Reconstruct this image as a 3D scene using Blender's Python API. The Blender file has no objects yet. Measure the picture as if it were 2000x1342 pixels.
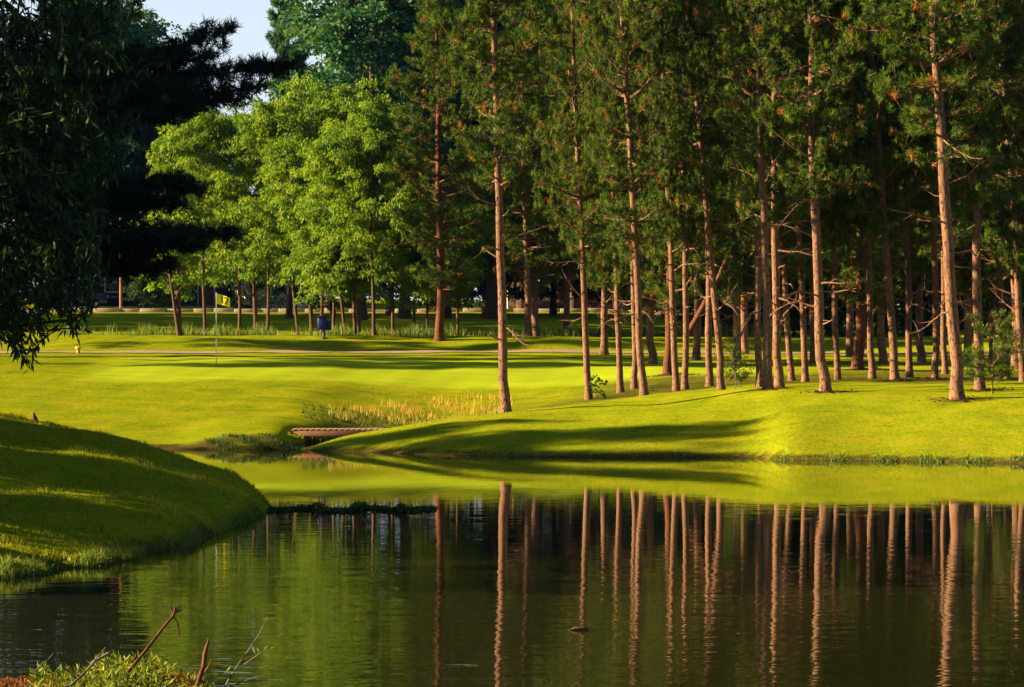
import bpy, math, random
import numpy as np
from mathutils import Vector, Matrix, noise

# ------------------------------------------------------------------ camera constants
F = 5556.0; CH = 1.975; YH = 715.0
def zat(y, D): return CH - (y - YH) / F * D
def xat(u, D): return (u - 1000.0) / F * D
SUN_EL = math.radians(18.0); SUN_AZ = math.radians(3.0)   # light travels towards +X, slightly +Y

scene = bpy.context.scene
COL = scene.collection

# ------------------------------------------------------------------ terrain table
def Y(*pairs):                      # (D, value) ; value int-like >20 is a picture row, else a height
    out = []
    for D, v in pairs:
        out.append((D, zat(v, D) if v > 20 else v))
    return out
NEARP = [(8, .35), (10, .1), (11, -.15), (12, -.5), (20, -.6)]
HUM = [(10, .12), (14, .12), (15.5, .14), (16.6, .12), (17.3, .0), (18, -.3), (20, -.6)]
FARL = [(94, 701), (97, 695), (99, 691.5), (100.2, 690), (102, 687), (103, 684), (105, 668), (107.6, 654), (109, 3.08), (112, 2.9), (118, 649), (140, 629), (165, 612), (168, 609), (172, 606), (185, 598), (260, 8.2)]
FARC = [(94, 703), (97, 695), (99, 691), (100.2, 689.5), (102, 686), (103, 684), (105, 672), (107.6, 656), (109, 3.03), (112, 2.85), (118, 650), (140, 632), (165, 612), (168, 609), (172, 606), (185, 600), (260, 8.0)]
FARR = [(95, 706), (98, 697), (100.2, 692), (102, 689), (103.5, 685), (105.5, 672), (108, 658), (110, 3.05), (114, 2.9), (120, 650), (140, 634), (165, 615), (185, 604), (260, 7.6)]
LEFTB = [(66.6, -.25), (67.2, .03), (69, 862), (72, 842), (76, 813), (79, 791), (82, 770), (86, 741), (90.5, 712.5)]
T = {
 -1400: [(8, .4), (20, .5), (28, 1.0), (46, 1.5), (60, 1.3), (70, 1.2), (90, 2.0)] + FARL,
 -800: [(8, .35), (14, .1), (18, -.4), (22, -.3), (24, .1), (30, .8), (46, 1.5), (53, 1.3), (60, 1.0), (66, .7), (72, .9), (82, 1.3), (90.5, 712.5)] + FARL,
 -500: [(8, .35), (14, .1), (18, -.5), (22, -.4), (24.6, .05), (30, .6), (40, 1.3), (46, 1.4), (52, 1.0), (57, .1), (60, -.4)] + LEFTB + FARL,
 0: HUM + [(25.6, -.3), (26.3, .0), (27, .16), (31, .36), (36, .74), (42, 1.10), (46, 1.19), (50, 1.0), (56, -.1), (60, -.6)] + LEFTB + FARL,
 200: HUM + [(27.4, -.2), (28.2, .04), (29, .15), (32, .35), (37, .70), (41, .89), (44, .92), (48, .72), (54, -.2), (60, -.6)] + LEFTB + FARL,
 360: HUM + [(30.2, -.2), (31, .03), (32, .14), (35, .34), (39, .57), (42, .64), (46, .42), (51, -.2), (60, -.6)] + LEFTB + FARL,
 430: HUM[:-3] + [(16.6, -.2), (18, -.5), (20, -.6), (32.5, -.2), (33.5, .03), (34.5, .14), (37.5, .36), (40.5, .49), (43, .4), (48, -.2), (60, -.6), (66.6, -.2), (67.2, .06), (67.8, 851), (70, 843), (76, 811), (82, 770), (86, 741), (90.5, 712.5)] + FARL,
 470: NEARP + [(34.5, -.2), (35.4, .03), (36, .12), (38.5, .33), (40.5, .41), (43, .3), (46, -.2), (60, -.6), (66.6, -.2), (67.2, .08), (67.8, 851), (70, 842), (76, 811), (82, 770), (86, 741), (90.5, 712.5)] + FARL,
 515: NEARP + [(37.1, -.2), (37.6, .02), (38.2, .1), (39.8, .19), (41, .12), (43, -.25), (60, -.6), (66.6, -.2), (67.2, .1), (67.9, 850), (70, 841), (76, 810), (82, 770), (86, 741), (90.5, 713)] + FARL,
 545: NEARP + [(38.3, -.25), (39.6, -.03), (41, -.25), (60, -.6), (66.6, -.2), (67.2, .12), (67.9, 849), (70, 840), (76, 809), (82, 770), (86, 741), (90.5, 713)] + FARL,
 575: NEARP + [(60, -.6), (66.4, -.4), (67.2, -.1), (69, .08), (71, .28), (74, 823), (76, 811), (82, 770), (86, 741), (90.5, 713)] + FARL,
 600: NEARP + [(60, -.6), (65.6, -.15), (66.2, .04), (67, .09), (68.2, -.12), (72.0, -.12), (73.2, .32), (74.5, 821), (78, 801), (82, 771), (86, 743), (90.5, 713.5)] + FARL,
 650: NEARP + [(60, -.6), (65.2, -.15), (65.8, .06), (67.4, .29), (69, -.0), (70.5, -.2), (72.8, -.12), (74.5, .30), (76.5, 816), (80, 795), (84, 762), (88, 732), (90.5, 714)] + FARL,
 700: NEARP + [(60, -.6), (64.7, -.15), (65.3, .05), (67.9, .45), (69.5, .12), (71, -.1), (73.8, -.05), (75.7, .3), (78, 815), (80, 803), (84, 771), (88, 737), (91, 714)] + FARL,
 850: NEARP + [(60, -.6), (62.4, -.15), (63, .04), (66, .46), (68.4, .715), (70, .52), (72, .32), (76, .28), (79.5, 822), (84, 779), (88, 744), (91, 716)] + FARC,
 990: NEARP + [(60, -.5), (61.4, -.15), (62, .05), (66, .62), (69, .882), (71, .78), (75, .6), (79.5, 806), (84, 776), (88, 742), (91, 716)] + FARC,
 1150: NEARP + [(60, -.4), (61, -.15), (61.6, .06), (66, .7), (70.5, 787), (73, 1.0), (79, 779), (83, 764), (88, 741), (91, 716)] + FARC,
 1300: NEARP + [(60, -.4), (60.9, -.15), (61.5, .07), (66, .8), (72, 769), (76, 1.25), (80, 757), (85, 740), (90, 719)] + FARR,
 1480: NEARP + [(60, -.4), (60.9, -.15), (61.5, .12), (66, .98), (70, 757), (75, 1.45), (80, 744), (86, 734), (91, 718)] + FARR,
 1530: NEARP + [(58.8, -.3), (59.6, .05), (60, .2), (65, .98), (69, 760), (75, 1.45), (80, 743), (86, 733), (91, 718)] + FARR,
 1700: NEARP + [(57.8, -.4), (58.8, -.1), (59.3, .08), (62, .48), (65, .98), (68, 768), (72, 755), (80, 740), (88, 722), (92, 714)] + FARR,
 2000: NEARP + [(56.4, -.4), (57.2, -.1), (57.8, .08), (61, .5), (64, .99), (67, 770), (72, 752), (80, 740), (88, 725), (92, 716)] + FARR,
 2600: NEARP + [(56, -.4), (57.2, -.1), (57.8, .08), (61, .5), (64, .99), (67, 770), (72, 752), (80, 740), (88, 725), (92, 716)] + FARR,
}
us = sorted(T)
for u_ in us: T[u_] = Y(*T[u_])
DS = np.arange(6, 262, 0.25); US = np.arange(-1500, 2701, 15.0)
tab = np.array([np.interp(DS, [p[0] for p in T[u]], [p[1] for p in T[u]]) for u in us])
G = np.array([[0.0]])
G = np.empty((len(US), len(DS)))
for j in range(len(DS)): G[:, j] = np.interp(US, us, tab[:, j])
def blur(A, sig, axis):
    r = int(3 * sig) + 1; k = np.exp(-0.5 * (np.arange(-r, r + 1) / sig) ** 2); k /= k.sum()
    A = np.moveaxis(A, axis, -1); P = np.pad(A, [(0, 0)] * (A.ndim - 1) + [(r, r)], 'edge')
    out = sum(k[i] * P[..., i:i + A.shape[-1]] for i in range(2 * r + 1))
    return np.moveaxis(out, -1, axis)
G = blur(blur(G, 1.3, 0), 1.2, 1)
def hgt(X, Yv):
    X = np.asarray(X, float); Yv = np.asarray(Yv, float)
    Dc = np.clip(Yv, 6, 261.5); u = np.clip(1000 + X * F / np.maximum(Yv, 6), -1500, 2684)
    a = (u + 1500) / 15.0; b = (Dc - 6) / .25
    i = np.clip(a.astype(int), 0, len(US) - 2); j = np.clip(b.astype(int), 0, len(DS) - 2)
    fa = a - i; fb = b - j
    h = G[i, j] * (1 - fa) * (1 - fb) + G[i + 1, j] * fa * (1 - fb) + G[i, j + 1] * (1 - fa) * fb + G[i + 1, j + 1] * fa * fb
    w = np.clip(h * 4, 0, 1)
    h = h + w * (.022 * np.sin(X * 1.3 + .7 * np.sin(Yv * .9)) * np.cos(Yv * .8 + 1.1 * np.sin(X * .45)) + .01 * np.sin(X * 3.7 + Yv * 2.1) * np.cos(Yv * 3.1 - X * 1.3))
    nm = np.clip((52 - Yv) / 4, 0, 1) * np.clip((Yv - 24) / 3, 0, 1) * w * (X < 0)
    h = h + nm * (.035 * np.sin(X * 2.3 + 1.7 * np.sin(Yv * .8)) * np.sin(Yv * 1.35 + X * .7) + .018 * np.sin(X * 5.1 + Yv * 2.7) * np.cos(Yv * 4.3 - X * 2.2))
    # gentle mounds between green and back rim, left side
    m = np.exp(-((Yv - 104.3) / 1.3) ** 2) * (0.16 * np.sin(X * .42 + .6) + .05 * np.sin(X * 1.1)) 
    return h + m
def gz(x, y): return float(hgt(x, y))

# ------------------------------------------------------------------ materials
def mat(name): 
    m = bpy.data.materials.new(name); m.use_nodes = True; nt = m.node_tree; nt.nodes.clear()
    o = nt.nodes.new('ShaderNodeOutputMaterial'); return m, nt, o
def N(nt, t, **kw):
    n = nt.nodes.new(t)
    for k, v in kw.items():
        if k in n.inputs.keys(): n.inputs[k].default_value = v
        else: setattr(n, k, v)
    return n
def ramp(nt, fac, stops, interp='LINEAR'):
    r = nt.nodes.new('ShaderNodeValToRGB'); r.color_ramp.interpolation = interp
    while len(r.color_ramp.elements) < len(stops): r.color_ramp.elements.new(.5)
    for e, (p, c) in zip(r.color_ramp.elements, stops): e.position = p; e.color = (*c, 1)
    nt.links.new(fac, r.inputs[0]); return r.outputs[0]
def mixc(nt, fac, a, b, mode='MIX'):
    m = nt.nodes.new('ShaderNodeMix'); m.data_type = 'RGBA'; m.blend_type = mode
    for sock, v in ((m.inputs[0], fac), (m.inputs[6], a), (m.inputs[7], b)):
        if hasattr(v, 'links'): nt.links.new(v, sock)
        elif isinstance(v, (tuple, list)): sock.default_value = (*v, 1)
        else: sock.default_value = v
    return m.outputs[2]
def tex(nt, kind, scale, coord=None, stretch=(1, 1, 1), detail=4, rough=.5):
    tc = nt.nodes.new('ShaderNodeTexCoord'); mp = nt.nodes.new('ShaderNodeMapping'); mp.inputs['Scale'].default_value = stretch
    nt.links.new(tc.outputs['Object'], mp.inputs[0])
    n = nt.nodes.new('ShaderNodeTexNoise' if kind == 'noise' else 'ShaderNodeTexVoronoi'); n.inputs['Scale'].default_value = scale
    if kind == 'noise': n.inputs['Detail'].default_value = detail; n.inputs['Roughness'].default_value = rough
    elif kind == 'edge': n.feature = 'DISTANCE_TO_EDGE'
    nt.links.new(mp.outputs[0], n.inputs['Vector']); return n.outputs[0]
def bump(nt, h, dist, strength=1.0):
    b = nt.nodes.new('ShaderNodeBump'); b.inputs['Distance'].default_value = dist; b.inputs['Strength'].default_value = strength
    nt.links.new(h, b.inputs['Height']); return b.outputs[0]

def leaf_mat(name, dark, mid, light, trans=.35, gloss=.012, tcol=None, rust=None):
    m, nt, o = mat(name)
    at = nt.nodes.new('ShaderNodeAttribute'); at.attribute_name = 'var'
    c = ramp(nt, at.outputs['Fac'], [(0, dark), (.5, mid), (1, light)] if rust is None else [(0, dark), (.5, mid), (.93, light), (1, rust)])
    d = N(nt, 'ShaderNodeBsdfDiffuse'); t = N(nt, 'ShaderNodeBsdfTranslucent'); g = N(nt, 'ShaderNodeBsdfGlossy', Roughness=.6)
    nt.links.new(c, d.inputs[0])
    tc = mixc(nt, 1.0, c, tcol or (1.25, 1.15, .55), 'MULTIPLY'); nt.links.new(tc, t.inputs[0])
    g.inputs[0].default_value = (1, 1, 1, 1)
    m1 = N(nt, 'ShaderNodeMixShader'); m1.inputs[0].default_value = trans; nt.links.new(d.outputs[0], m1.inputs[1]); nt.links.new(t.outputs[0], m1.inputs[2])
    m2 = N(nt, 'ShaderNodeMixShader'); m2.inputs[0].default_value = gloss; nt.links.new(m1.outputs[0], m2.inputs[1]); nt.links.new(g.outputs[0], m2.inputs[2])
    nt.links.new(m2.outputs[0], o.inputs[0]); return m
def bark_mat(name, deep, mid, light, scale=7.0, zs=.28, bd=.0016):
    m, nt, o = mat(name)
    v = tex(nt, 'edge', scale * 1.9, stretch=(1, 1, zs)); n = tex(nt, 'noise', 16, stretch=(1, 1, .35), detail=7, rough=.7); n2 = tex(nt, 'noise', 1.1, detail=2)
    v0 = nt.nodes.new('ShaderNodeMath'); v0.operation = 'MULTIPLY_ADD'; nt.links.new(n, v0.inputs[0]); v0.inputs[1].default_value = .34; 
    v1 = nt.nodes.new('ShaderNodeMath'); v1.operation = 'SUBTRACT'; nt.links.new(v, v1.inputs[0]); v1.inputs[1].default_value = .155
    nt.links.new(v1.outputs[0], v0.inputs[2])
    c = ramp(nt, v0.outputs[0], [(.0, deep), (.045, mid), (.14, light)])
    c = mixc(nt, ramp(nt, n2, [(.4, (0, 0, 0)), (.65, (1, 1, 1))]), c, mixc(nt, .45, c, mid))
    p = N(nt, 'ShaderNodeBsdfPrincipled', Roughness=.9); p.inputs['Specular IOR Level'].default_value = .15
    nt.links.new(c, p.inputs['Base Color']); nt.links.new(bump(nt, v0.outputs[0], bd * 4, .3), p.inputs['Normal'])
    nt.links.new(p.outputs[0], o.inputs[0]); return m
def plain(name, col, rough=.6, spec=.4, var=.25, scale=8, metal=0):
    m, nt, o = mat(name); n = tex(nt, 'noise', scale, detail=5)
    c = mixc(nt, n, tuple(x * (1 - var) for x in col), tuple(min(1, x * (1 + var)) for x in col))
    p = N(nt, 'ShaderNodeBsdfPrincipled', Roughness=rough, Metallic=metal); p.inputs['Specular IOR Level'].default_value = spec
    nt.links.new(c, p.inputs['Base Color']); nt.links.new(p.outputs[0], o.inputs[0]); return m

M = {}
M['pine_bark'] = bark_mat('pine_bark', (.014, .005, .003), (.095, .041, .021), (.215, .12, .066), 8, .26)
M['pine_red_bark'] = bark_mat('pine_red_bark', (.010, .004, .003), (.08, .028, .013), (.13, .052, .022), 10, .3)
M['dark_bark'] = bark_mat('dark_bark', (.012, .007, .004), (.055, .03, .018), (.11, .06, .035), 12, .2)
M['grey_bark'] = bark_mat('grey_bark', (.02, .015, .01), (.10, .08, .06), (.2, .17, .13), 8, .3)
M['needles'] = leaf_mat('needles', (.014, .042, .001), (.050, .110, .002), (.17, .205, .004), .30, rust=(.34, .12, .02))
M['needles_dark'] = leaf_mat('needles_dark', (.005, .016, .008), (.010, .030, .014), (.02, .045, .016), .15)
M['leaf_bright'] = leaf_mat('leaf_bright', (.045, .115, .003), (.13, .24, .006), (.28, .345, .009), .5)
M['leaf_mid'] = leaf_mat('leaf_mid', (.014, .045, .008), (.035, .085, .012), (.09, .14, .02), .35)
M['leaf_far'] = leaf_mat('leaf_far', (.010, .06, .025), (.035, .125, .042), (.15, .25, .06), .35)
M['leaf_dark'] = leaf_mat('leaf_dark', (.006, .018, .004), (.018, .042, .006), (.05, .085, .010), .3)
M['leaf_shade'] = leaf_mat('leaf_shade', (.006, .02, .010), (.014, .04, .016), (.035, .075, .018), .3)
M['reed'] = leaf_mat('reed', (.05, .11, .008), (.13, .20, .02), (.32, .27, .06), .35)
M['gold_grass'] = leaf_mat('gold_grass', (.16, .20, .015), (.36, .27, .03), (.55, .30, .05), .35)
M['turf'] = leaf_mat('turf', (.09, .13, .004), (.25, .29, .006), (.44, .40, .010), .4)
M['weed'] = leaf_mat('weed', (.008, .022, .006), (.02, .05, .008), (.05, .10, .012), .25)
M['moss'] = leaf_mat('moss', (.06, .018, .006), (.17, .05, .012), (.26, .11, .02), .2)
M['plant'] = leaf_mat('plant', (.02, .035, .004), (.10, .15, .008), (.30, .31, .02), .35)
M['duff'] = plain('duff', (.14, .055, .02), .95, .1, .5, 14)

def ground_material():
    m, nt, o = mat('turf_ground')
    big = tex(nt, 'noise', .10, detail=3); med = tex(nt, 'noise', .8, detail=5, rough=.6); fine = tex(nt, 'noise', 9, detail=6, rough=.75)
    streak = tex(nt, 'noise', 1.4, stretch=(.35, 1, 1), detail=4)
    base = ramp(nt, med, [(.3, (.16, .225, .004)), (.52, (.28, .315, .006)), (.7, (.40, .345, .009))])
    base = mixc(nt, ramp(nt, big, [(.35, (0, 0, 0)), (.65, (1, 1, 1))]), base, mixc(nt, .5, base, (.27, .33, .006)))
    base = mixc(nt, ramp(nt, fine, [(.38, (1, 1, 1)), (.56, (0, 0, 0))]), base, mixc(nt, .5, base, (.075, .11, .006)))
    geo = nt.nodes.new('ShaderNodeNewGeometry'); sep = nt.nodes.new('ShaderNodeSeparateXYZ'); nt.links.new(geo.outputs['Position'], sep.inputs[0])
    at = nt.nodes.new('ShaderNodeAttribute'); at.attribute_name = 'zone'; sp = nt.nodes.new('ShaderNodeSeparateColor'); nt.links.new(at.outputs['Color'], sp.inputs[0])
    # R: putting green, G: rough under pines, B: bare soil
    green = ramp(nt, streak, [(.35, (.29, .37, .012)), (.65, (.35, .42, .015))])
    fleck = ramp(nt, tex(nt, 'noise', 2.6, stretch=(.55, 1, 1), detail=9, rough=.82), [(.36, (1, 1, 1)), (.47, (0, 0, 0))])
    base = mixc(nt, fleck, base, mixc(nt, .5, base, (.06, .07, .005)))
    dry = ramp(nt, tex(nt, 'noise', .45, detail=7, rough=.7), [(.55, (0, 0, 0)), (.72, (.6, .6, .6))]); base = mixc(nt, dry, base, (.40, .27, .02))
    c = mixc(nt, sp.outputs[0], base, green)
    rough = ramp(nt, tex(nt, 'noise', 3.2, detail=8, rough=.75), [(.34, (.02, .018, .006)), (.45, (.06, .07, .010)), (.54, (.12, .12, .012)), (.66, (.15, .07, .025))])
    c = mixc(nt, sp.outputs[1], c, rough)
    soil = ramp(nt, tex(nt, 'noise', 4, detail=8, rough=.8), [(.35, (.012, .010, .006)), (.55, (.06, .035, .018)), (.7, (.10, .11, .015))])
    c = mixc(nt, sp.outputs[2], c, soil)
    d = N(nt, 'ShaderNodeBsdfDiffuse', Roughness=.6); nt.links.new(c, d.inputs[0])
    inv = nt.nodes.new('ShaderNodeMath'); inv.operation = 'SUBTRACT'; inv.inputs[0].default_value = 1; nt.links.new(sp.outputs[0], inv.inputs[1])
    b = nt.nodes.new('ShaderNodeBump'); b.inputs['Distance'].default_value = .05
    mm = nt.nodes.new('ShaderNodeMath'); mm.operation = 'MULTIPLY'; nt.links.new(inv.outputs[0], mm.inputs[0]); mm.inputs[1].default_value = .8
    nt.links.new(mm.outputs[0], b.inputs['Strength']); nt.links.new(fine, b.inputs['Height']); nt.links.new(b.outputs[0], d.inputs['Normal'])
    nt.links.new(d.outputs[0], o.inputs[0]); return m
def water_material():
    m, nt, o = mat('pond_water')
    p = N(nt, 'ShaderNodeBsdfPrincipled', Roughness=.012, IOR=1.33); p.inputs['Base Color'].default_value = (.012, .014, .003, 1); p.inputs['Specular IOR Level'].default_value = .62
    tc = nt.nodes.new('ShaderNodeTexCoord')
    def nz(scale, st, det=2):
        mp = nt.nodes.new('ShaderNodeMapping'); mp.inputs['Scale'].default_value = st; nt.links.new(tc.outputs['Object'], mp.inputs[0])
        n = nt.nodes.new('ShaderNodeTexNoise'); n.inputs['Scale'].default_value = scale; n.inputs['Detail'].default_value = det; n.inputs['Roughness'].default_value = .45
        nt.links.new(mp.outputs[0], n.inputs['Vector']); return n.outputs[0]
    sep = nt.nodes.new('ShaderNodeSeparateXYZ'); nt.links.new(tc.outputs['Object'], sep.inputs[0])
    mr = nt.nodes.new('ShaderNodeMapRange'); nt.links.new(sep.outputs[1], mr.inputs[0])
    mr.inputs[1].default_value = 25; mr.inputs[2].default_value = 42; mr.inputs[3].default_value = 1.0; mr.inputs[4].default_value = .18
    mul = nt.nodes.new('ShaderNodeMath'); mul.operation = 'MULTIPLY'; nt.links.new(mr.outputs[0], mul.inputs[0])
    patch = ramp(nt, nz(.12, (1, .6, 1)), [(.35, (.45,) * 3), (.65, (1.0,) * 3)]); nt.links.new(patch, mul.inputs[1])
    b1 = nt.nodes.new('ShaderNodeBump'); b1.inputs['Distance'].default_value = .0045; nt.links.new(mul.outputs[0], b1.inputs['Strength']); nt.links.new(nz(2.2, (.55, 1.25, 1), 1), b1.inputs['Height'])
    b2 = nt.nodes.new('ShaderNodeBump'); b2.inputs['Distance'].default_value = .0019; nt.links.new(mul.outputs[0], b2.inputs['Strength']); nt.links.new(nz(7, (.5, 1.3, 1), 1), b2.inputs['Height']); nt.links.new(b1.outputs[0], b2.inputs['Normal'])
    nt.links.new(b2.outputs[0], p.inputs['Normal']); nt.links.new(p.outputs[0], o.inputs[0]); return m
M['ground'] = ground_material(); M['water'] = water_material()

# ------------------------------------------------------------------ mesh collector
class MB:
    def __init__(s): s.v = []; s.f = []; s.n = 0; s.var = []
    def add(s, V, Fc, var=.5):
        V = np.asarray(V, float).reshape(-1, 3); Fc = np.asarray(Fc, int)
        s.v.append(V); s.f.append(Fc + s.n); s.n += len(V)
        s.var.append(np.broadcast_to(np.asarray(var, float), (len(Fc),)).copy())
    def tube(s, pts, rad, sides=6, cap=True, var=.5):
        P = np.asarray(pts, float); R = np.broadcast_to(np.asarray(rad, float), (len(P),)); k = len(P)
        t = np.gradient(P, axis=0); t /= np.linalg.norm(t, axis=1)[:, None] + 1e-9
        ref = np.where(np.abs(t[:, 2:3]) > .8, [[1., 0, 0]], [[0, 0, 1.]])
        a = np.cross(t, ref); a /= np.linalg.norm(a, axis=1)[:, None] + 1e-9; b = np.cross(t, a)
        for i in range(1, k):
            if np.dot(a[i], a[i - 1]) < 0: pass
            a[i] = a[i - 1] - t[i] * np.dot(a[i - 1], t[i]); a[i] /= np.linalg.norm(a[i]) + 1e-9; b[i] = np.cross(t[i], a[i])
        an = np.arange(sides) * 2 * np.pi / sides
        V = P[:, None, :] + R[:, None, None] * (np.cos(an)[None, :, None] * a[:, None, :] + np.sin(an)[None, :, None] * b[:, None, :])
        V = V.reshape(-1, 3); i, j = np.meshgrid(np.arange(k - 1), np.arange(sides), indexing='ij'); j2 = (j + 1) % sides
        Fq = np.stack([i * sides + j, i * sides + j2, (i + 1) * sides + j2, (i + 1) * sides + j], -1).reshape(-1, 4)
        s.add(V, Fq[:, ::-1], var)
        if cap:
            for e, rev in ((0, 1), (k - 1, 0)):
                c = len(V); Vc = np.vstack([V[e * sides:(e + 1) * sides], P[e]])
                jj = np.arange(sides); tri = np.stack([jj, (jj + 1) % sides, np.full(sides, sides)], -1)
                s.add(Vc, tri if rev else tri[:, ::-1], var)
    def box(s, c, d, rot=0, var=.5):
        x, y, z = np.array(d) / 2
        V = np.array([[i, j, k] for k in (-z, z) for j in (-y, y) for i in (-x, x)], float)
        if rot:
            ca, sa = math.cos(rot), math.sin(rot); V = np.stack([V[:, 0] * ca - V[:, 1] * sa, V[:, 0] * sa + V[:, 1] * ca, V[:, 2]], -1)
        s.add(V + np.array(c), [[0, 2, 3, 1], [4, 5, 7, 6], [0, 1, 5, 4], [2, 6, 7, 3], [0, 4, 6, 2], [1, 3, 7, 5]], var)
    def lathe(s, prof, c=(0, 0, 0), sides=20):
        an = np.arange(sides) * 2 * np.pi / sides; k = len(prof)
        V = np.array([[r * math.cos(t) + c[0], r * math.sin(t) + c[1], z + c[2]] for r, z in prof for t in an])
        i, j = np.meshgrid(np.arange(k - 1), np.arange(sides), indexing='ij'); j2 = (j + 1) % sides
        s.add(V, np.stack([i * sides + j, i * sides + j2, (i + 1) * sides + j2, (i + 1) * sides + j], -1).reshape(-1, 4))
    def build(s, name, material, parent=None, smooth=False, bevel=0, link=True):
        V = np.vstack(s.v); me = bpy.data.meshes.new(name)
        sizes = np.concatenate([np.full(len(f), f.shape[1]) for f in s.f]); idx = np.concatenate([f.ravel() for f in s.f])
        me.vertices.add(len(V)); me.vertices.foreach_set('co', V.astype(np.float32).ravel())
        me.loops.add(len(idx)); me.loops.foreach_set('vertex_index', idx.astype(np.int32))
        me.polygons.add(len(sizes)); st = np.concatenate([[0], np.cumsum(sizes)[:-1]])
        me.polygons.foreach_set('loop_start', st.astype(np.int32)); me.polygons.foreach_set('loop_total', sizes.astype(np.int32))
        me.update(calc_edges=True)
        a = me.attributes.new('var', 'FLOAT', 'FACE'); a.data.foreach_set('value', np.clip(np.concatenate(s.var), 0, 1).astype(np.float32))
        if smooth: me.polygons.foreach_set('use_smooth', np.ones(len(sizes), bool))
        me.materials.append(material)
        o = bpy.data.objects.new(name, me)
        if link: COL.objects.link(o)
        if parent: o.parent = parent
        if bevel:
            b = o.modifiers.new('bevel', 'BEVEL'); b.width = bevel; b.segments = 2; b.limit_method = 'ANGLE'
        return o
def tag(o, label=None, cat=None, group=None, kind=None):
    if label: o['label'] = label
    if cat: o['category'] = cat
    if group: o['group'] = group
    if kind: o['kind'] = kind
    return o
def empty(name, loc=(0, 0, 0), rz=0, **k):
    o = bpy.data.objects.new(name, None); o.empty_display_size = .2; COL.objects.link(o); o.location = loc; o.rotation_euler = (0, 0, rz)
    return tag(o, **k)
def unit(v): return v / (np.linalg.norm(v, axis=-1, keepdims=True) + 1e-9)

# ------------------------------------------------------------------ foliage primitives (vectorised)
def needles(mb, C, Dr, n, L, w, rg, spread=.9, var=None):
    """n needle blades at each tuft centre C pointing round Dr"""
    K = len(C); R = rg.normal(size=(K, n, 3)); R = unit(R) * spread + Dr[:, None, :] * .75 + np.array([0, 0, .12]); R = unit(R)
    l = L * rg.uniform(.7, 1.15, (K, n, 1)); base = C[:, None, :] + Dr[:, None, :] * rg.uniform(-.09, .05, (K, n, 1))
    side = unit(np.cross(R, rg.normal(size=(K, n, 3)))) * w * .5
    V = np.stack([base - side, base + side, base + R * l + side * .35, base + R * l - side * .35], 2).reshape(-1, 3)
    Fq = np.arange(K * n * 4).reshape(-1, 4)
    vv = np.clip((rg.uniform(.05, .8, (K, 1)) if var is None else var[:, None]) + rg.normal(0, .09, (K, n)), 0, .9) + (rg.random((K, 1)) < .03)
    mb.add(V, Fq, vv.ravel())
def leaves(mb, P, Dr, L, W, rg, var, flat=.5):
    """one folded leaf (4 verts) at each point P pointing along Dr"""
    K = len(P); up = unit(rg.normal(size=(K, 3)) * (1 - flat) + np.array([0, 0, 1.]) * flat)
    s = unit(np.cross(Dr, up)); l = L * rg.uniform(.65, 1.25, (K, 1)); w = W * rg.uniform(.7, 1.2, (K, 1))
    V = np.stack([P, P + Dr * l * .45 + s * w * .5, P + Dr * l, P + Dr * l * .45 - s * w * .5], 1).reshape(-1, 3)
    mb.add(V, np.arange(K * 4).reshape(-1, 4), var)

def limb_path(p0, d, L, rg, up=.15, n=5, wob=.12):
    pts = [np.array(p0, float)]; d = unit(np.array(d, float))
    for i in range(n):
        d = unit(d + rg.normal(0, wob, 3) + np.array([0, 0, up / n])); pts.append(pts[-1] + d * L / n)
    return np.array(pts)

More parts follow.
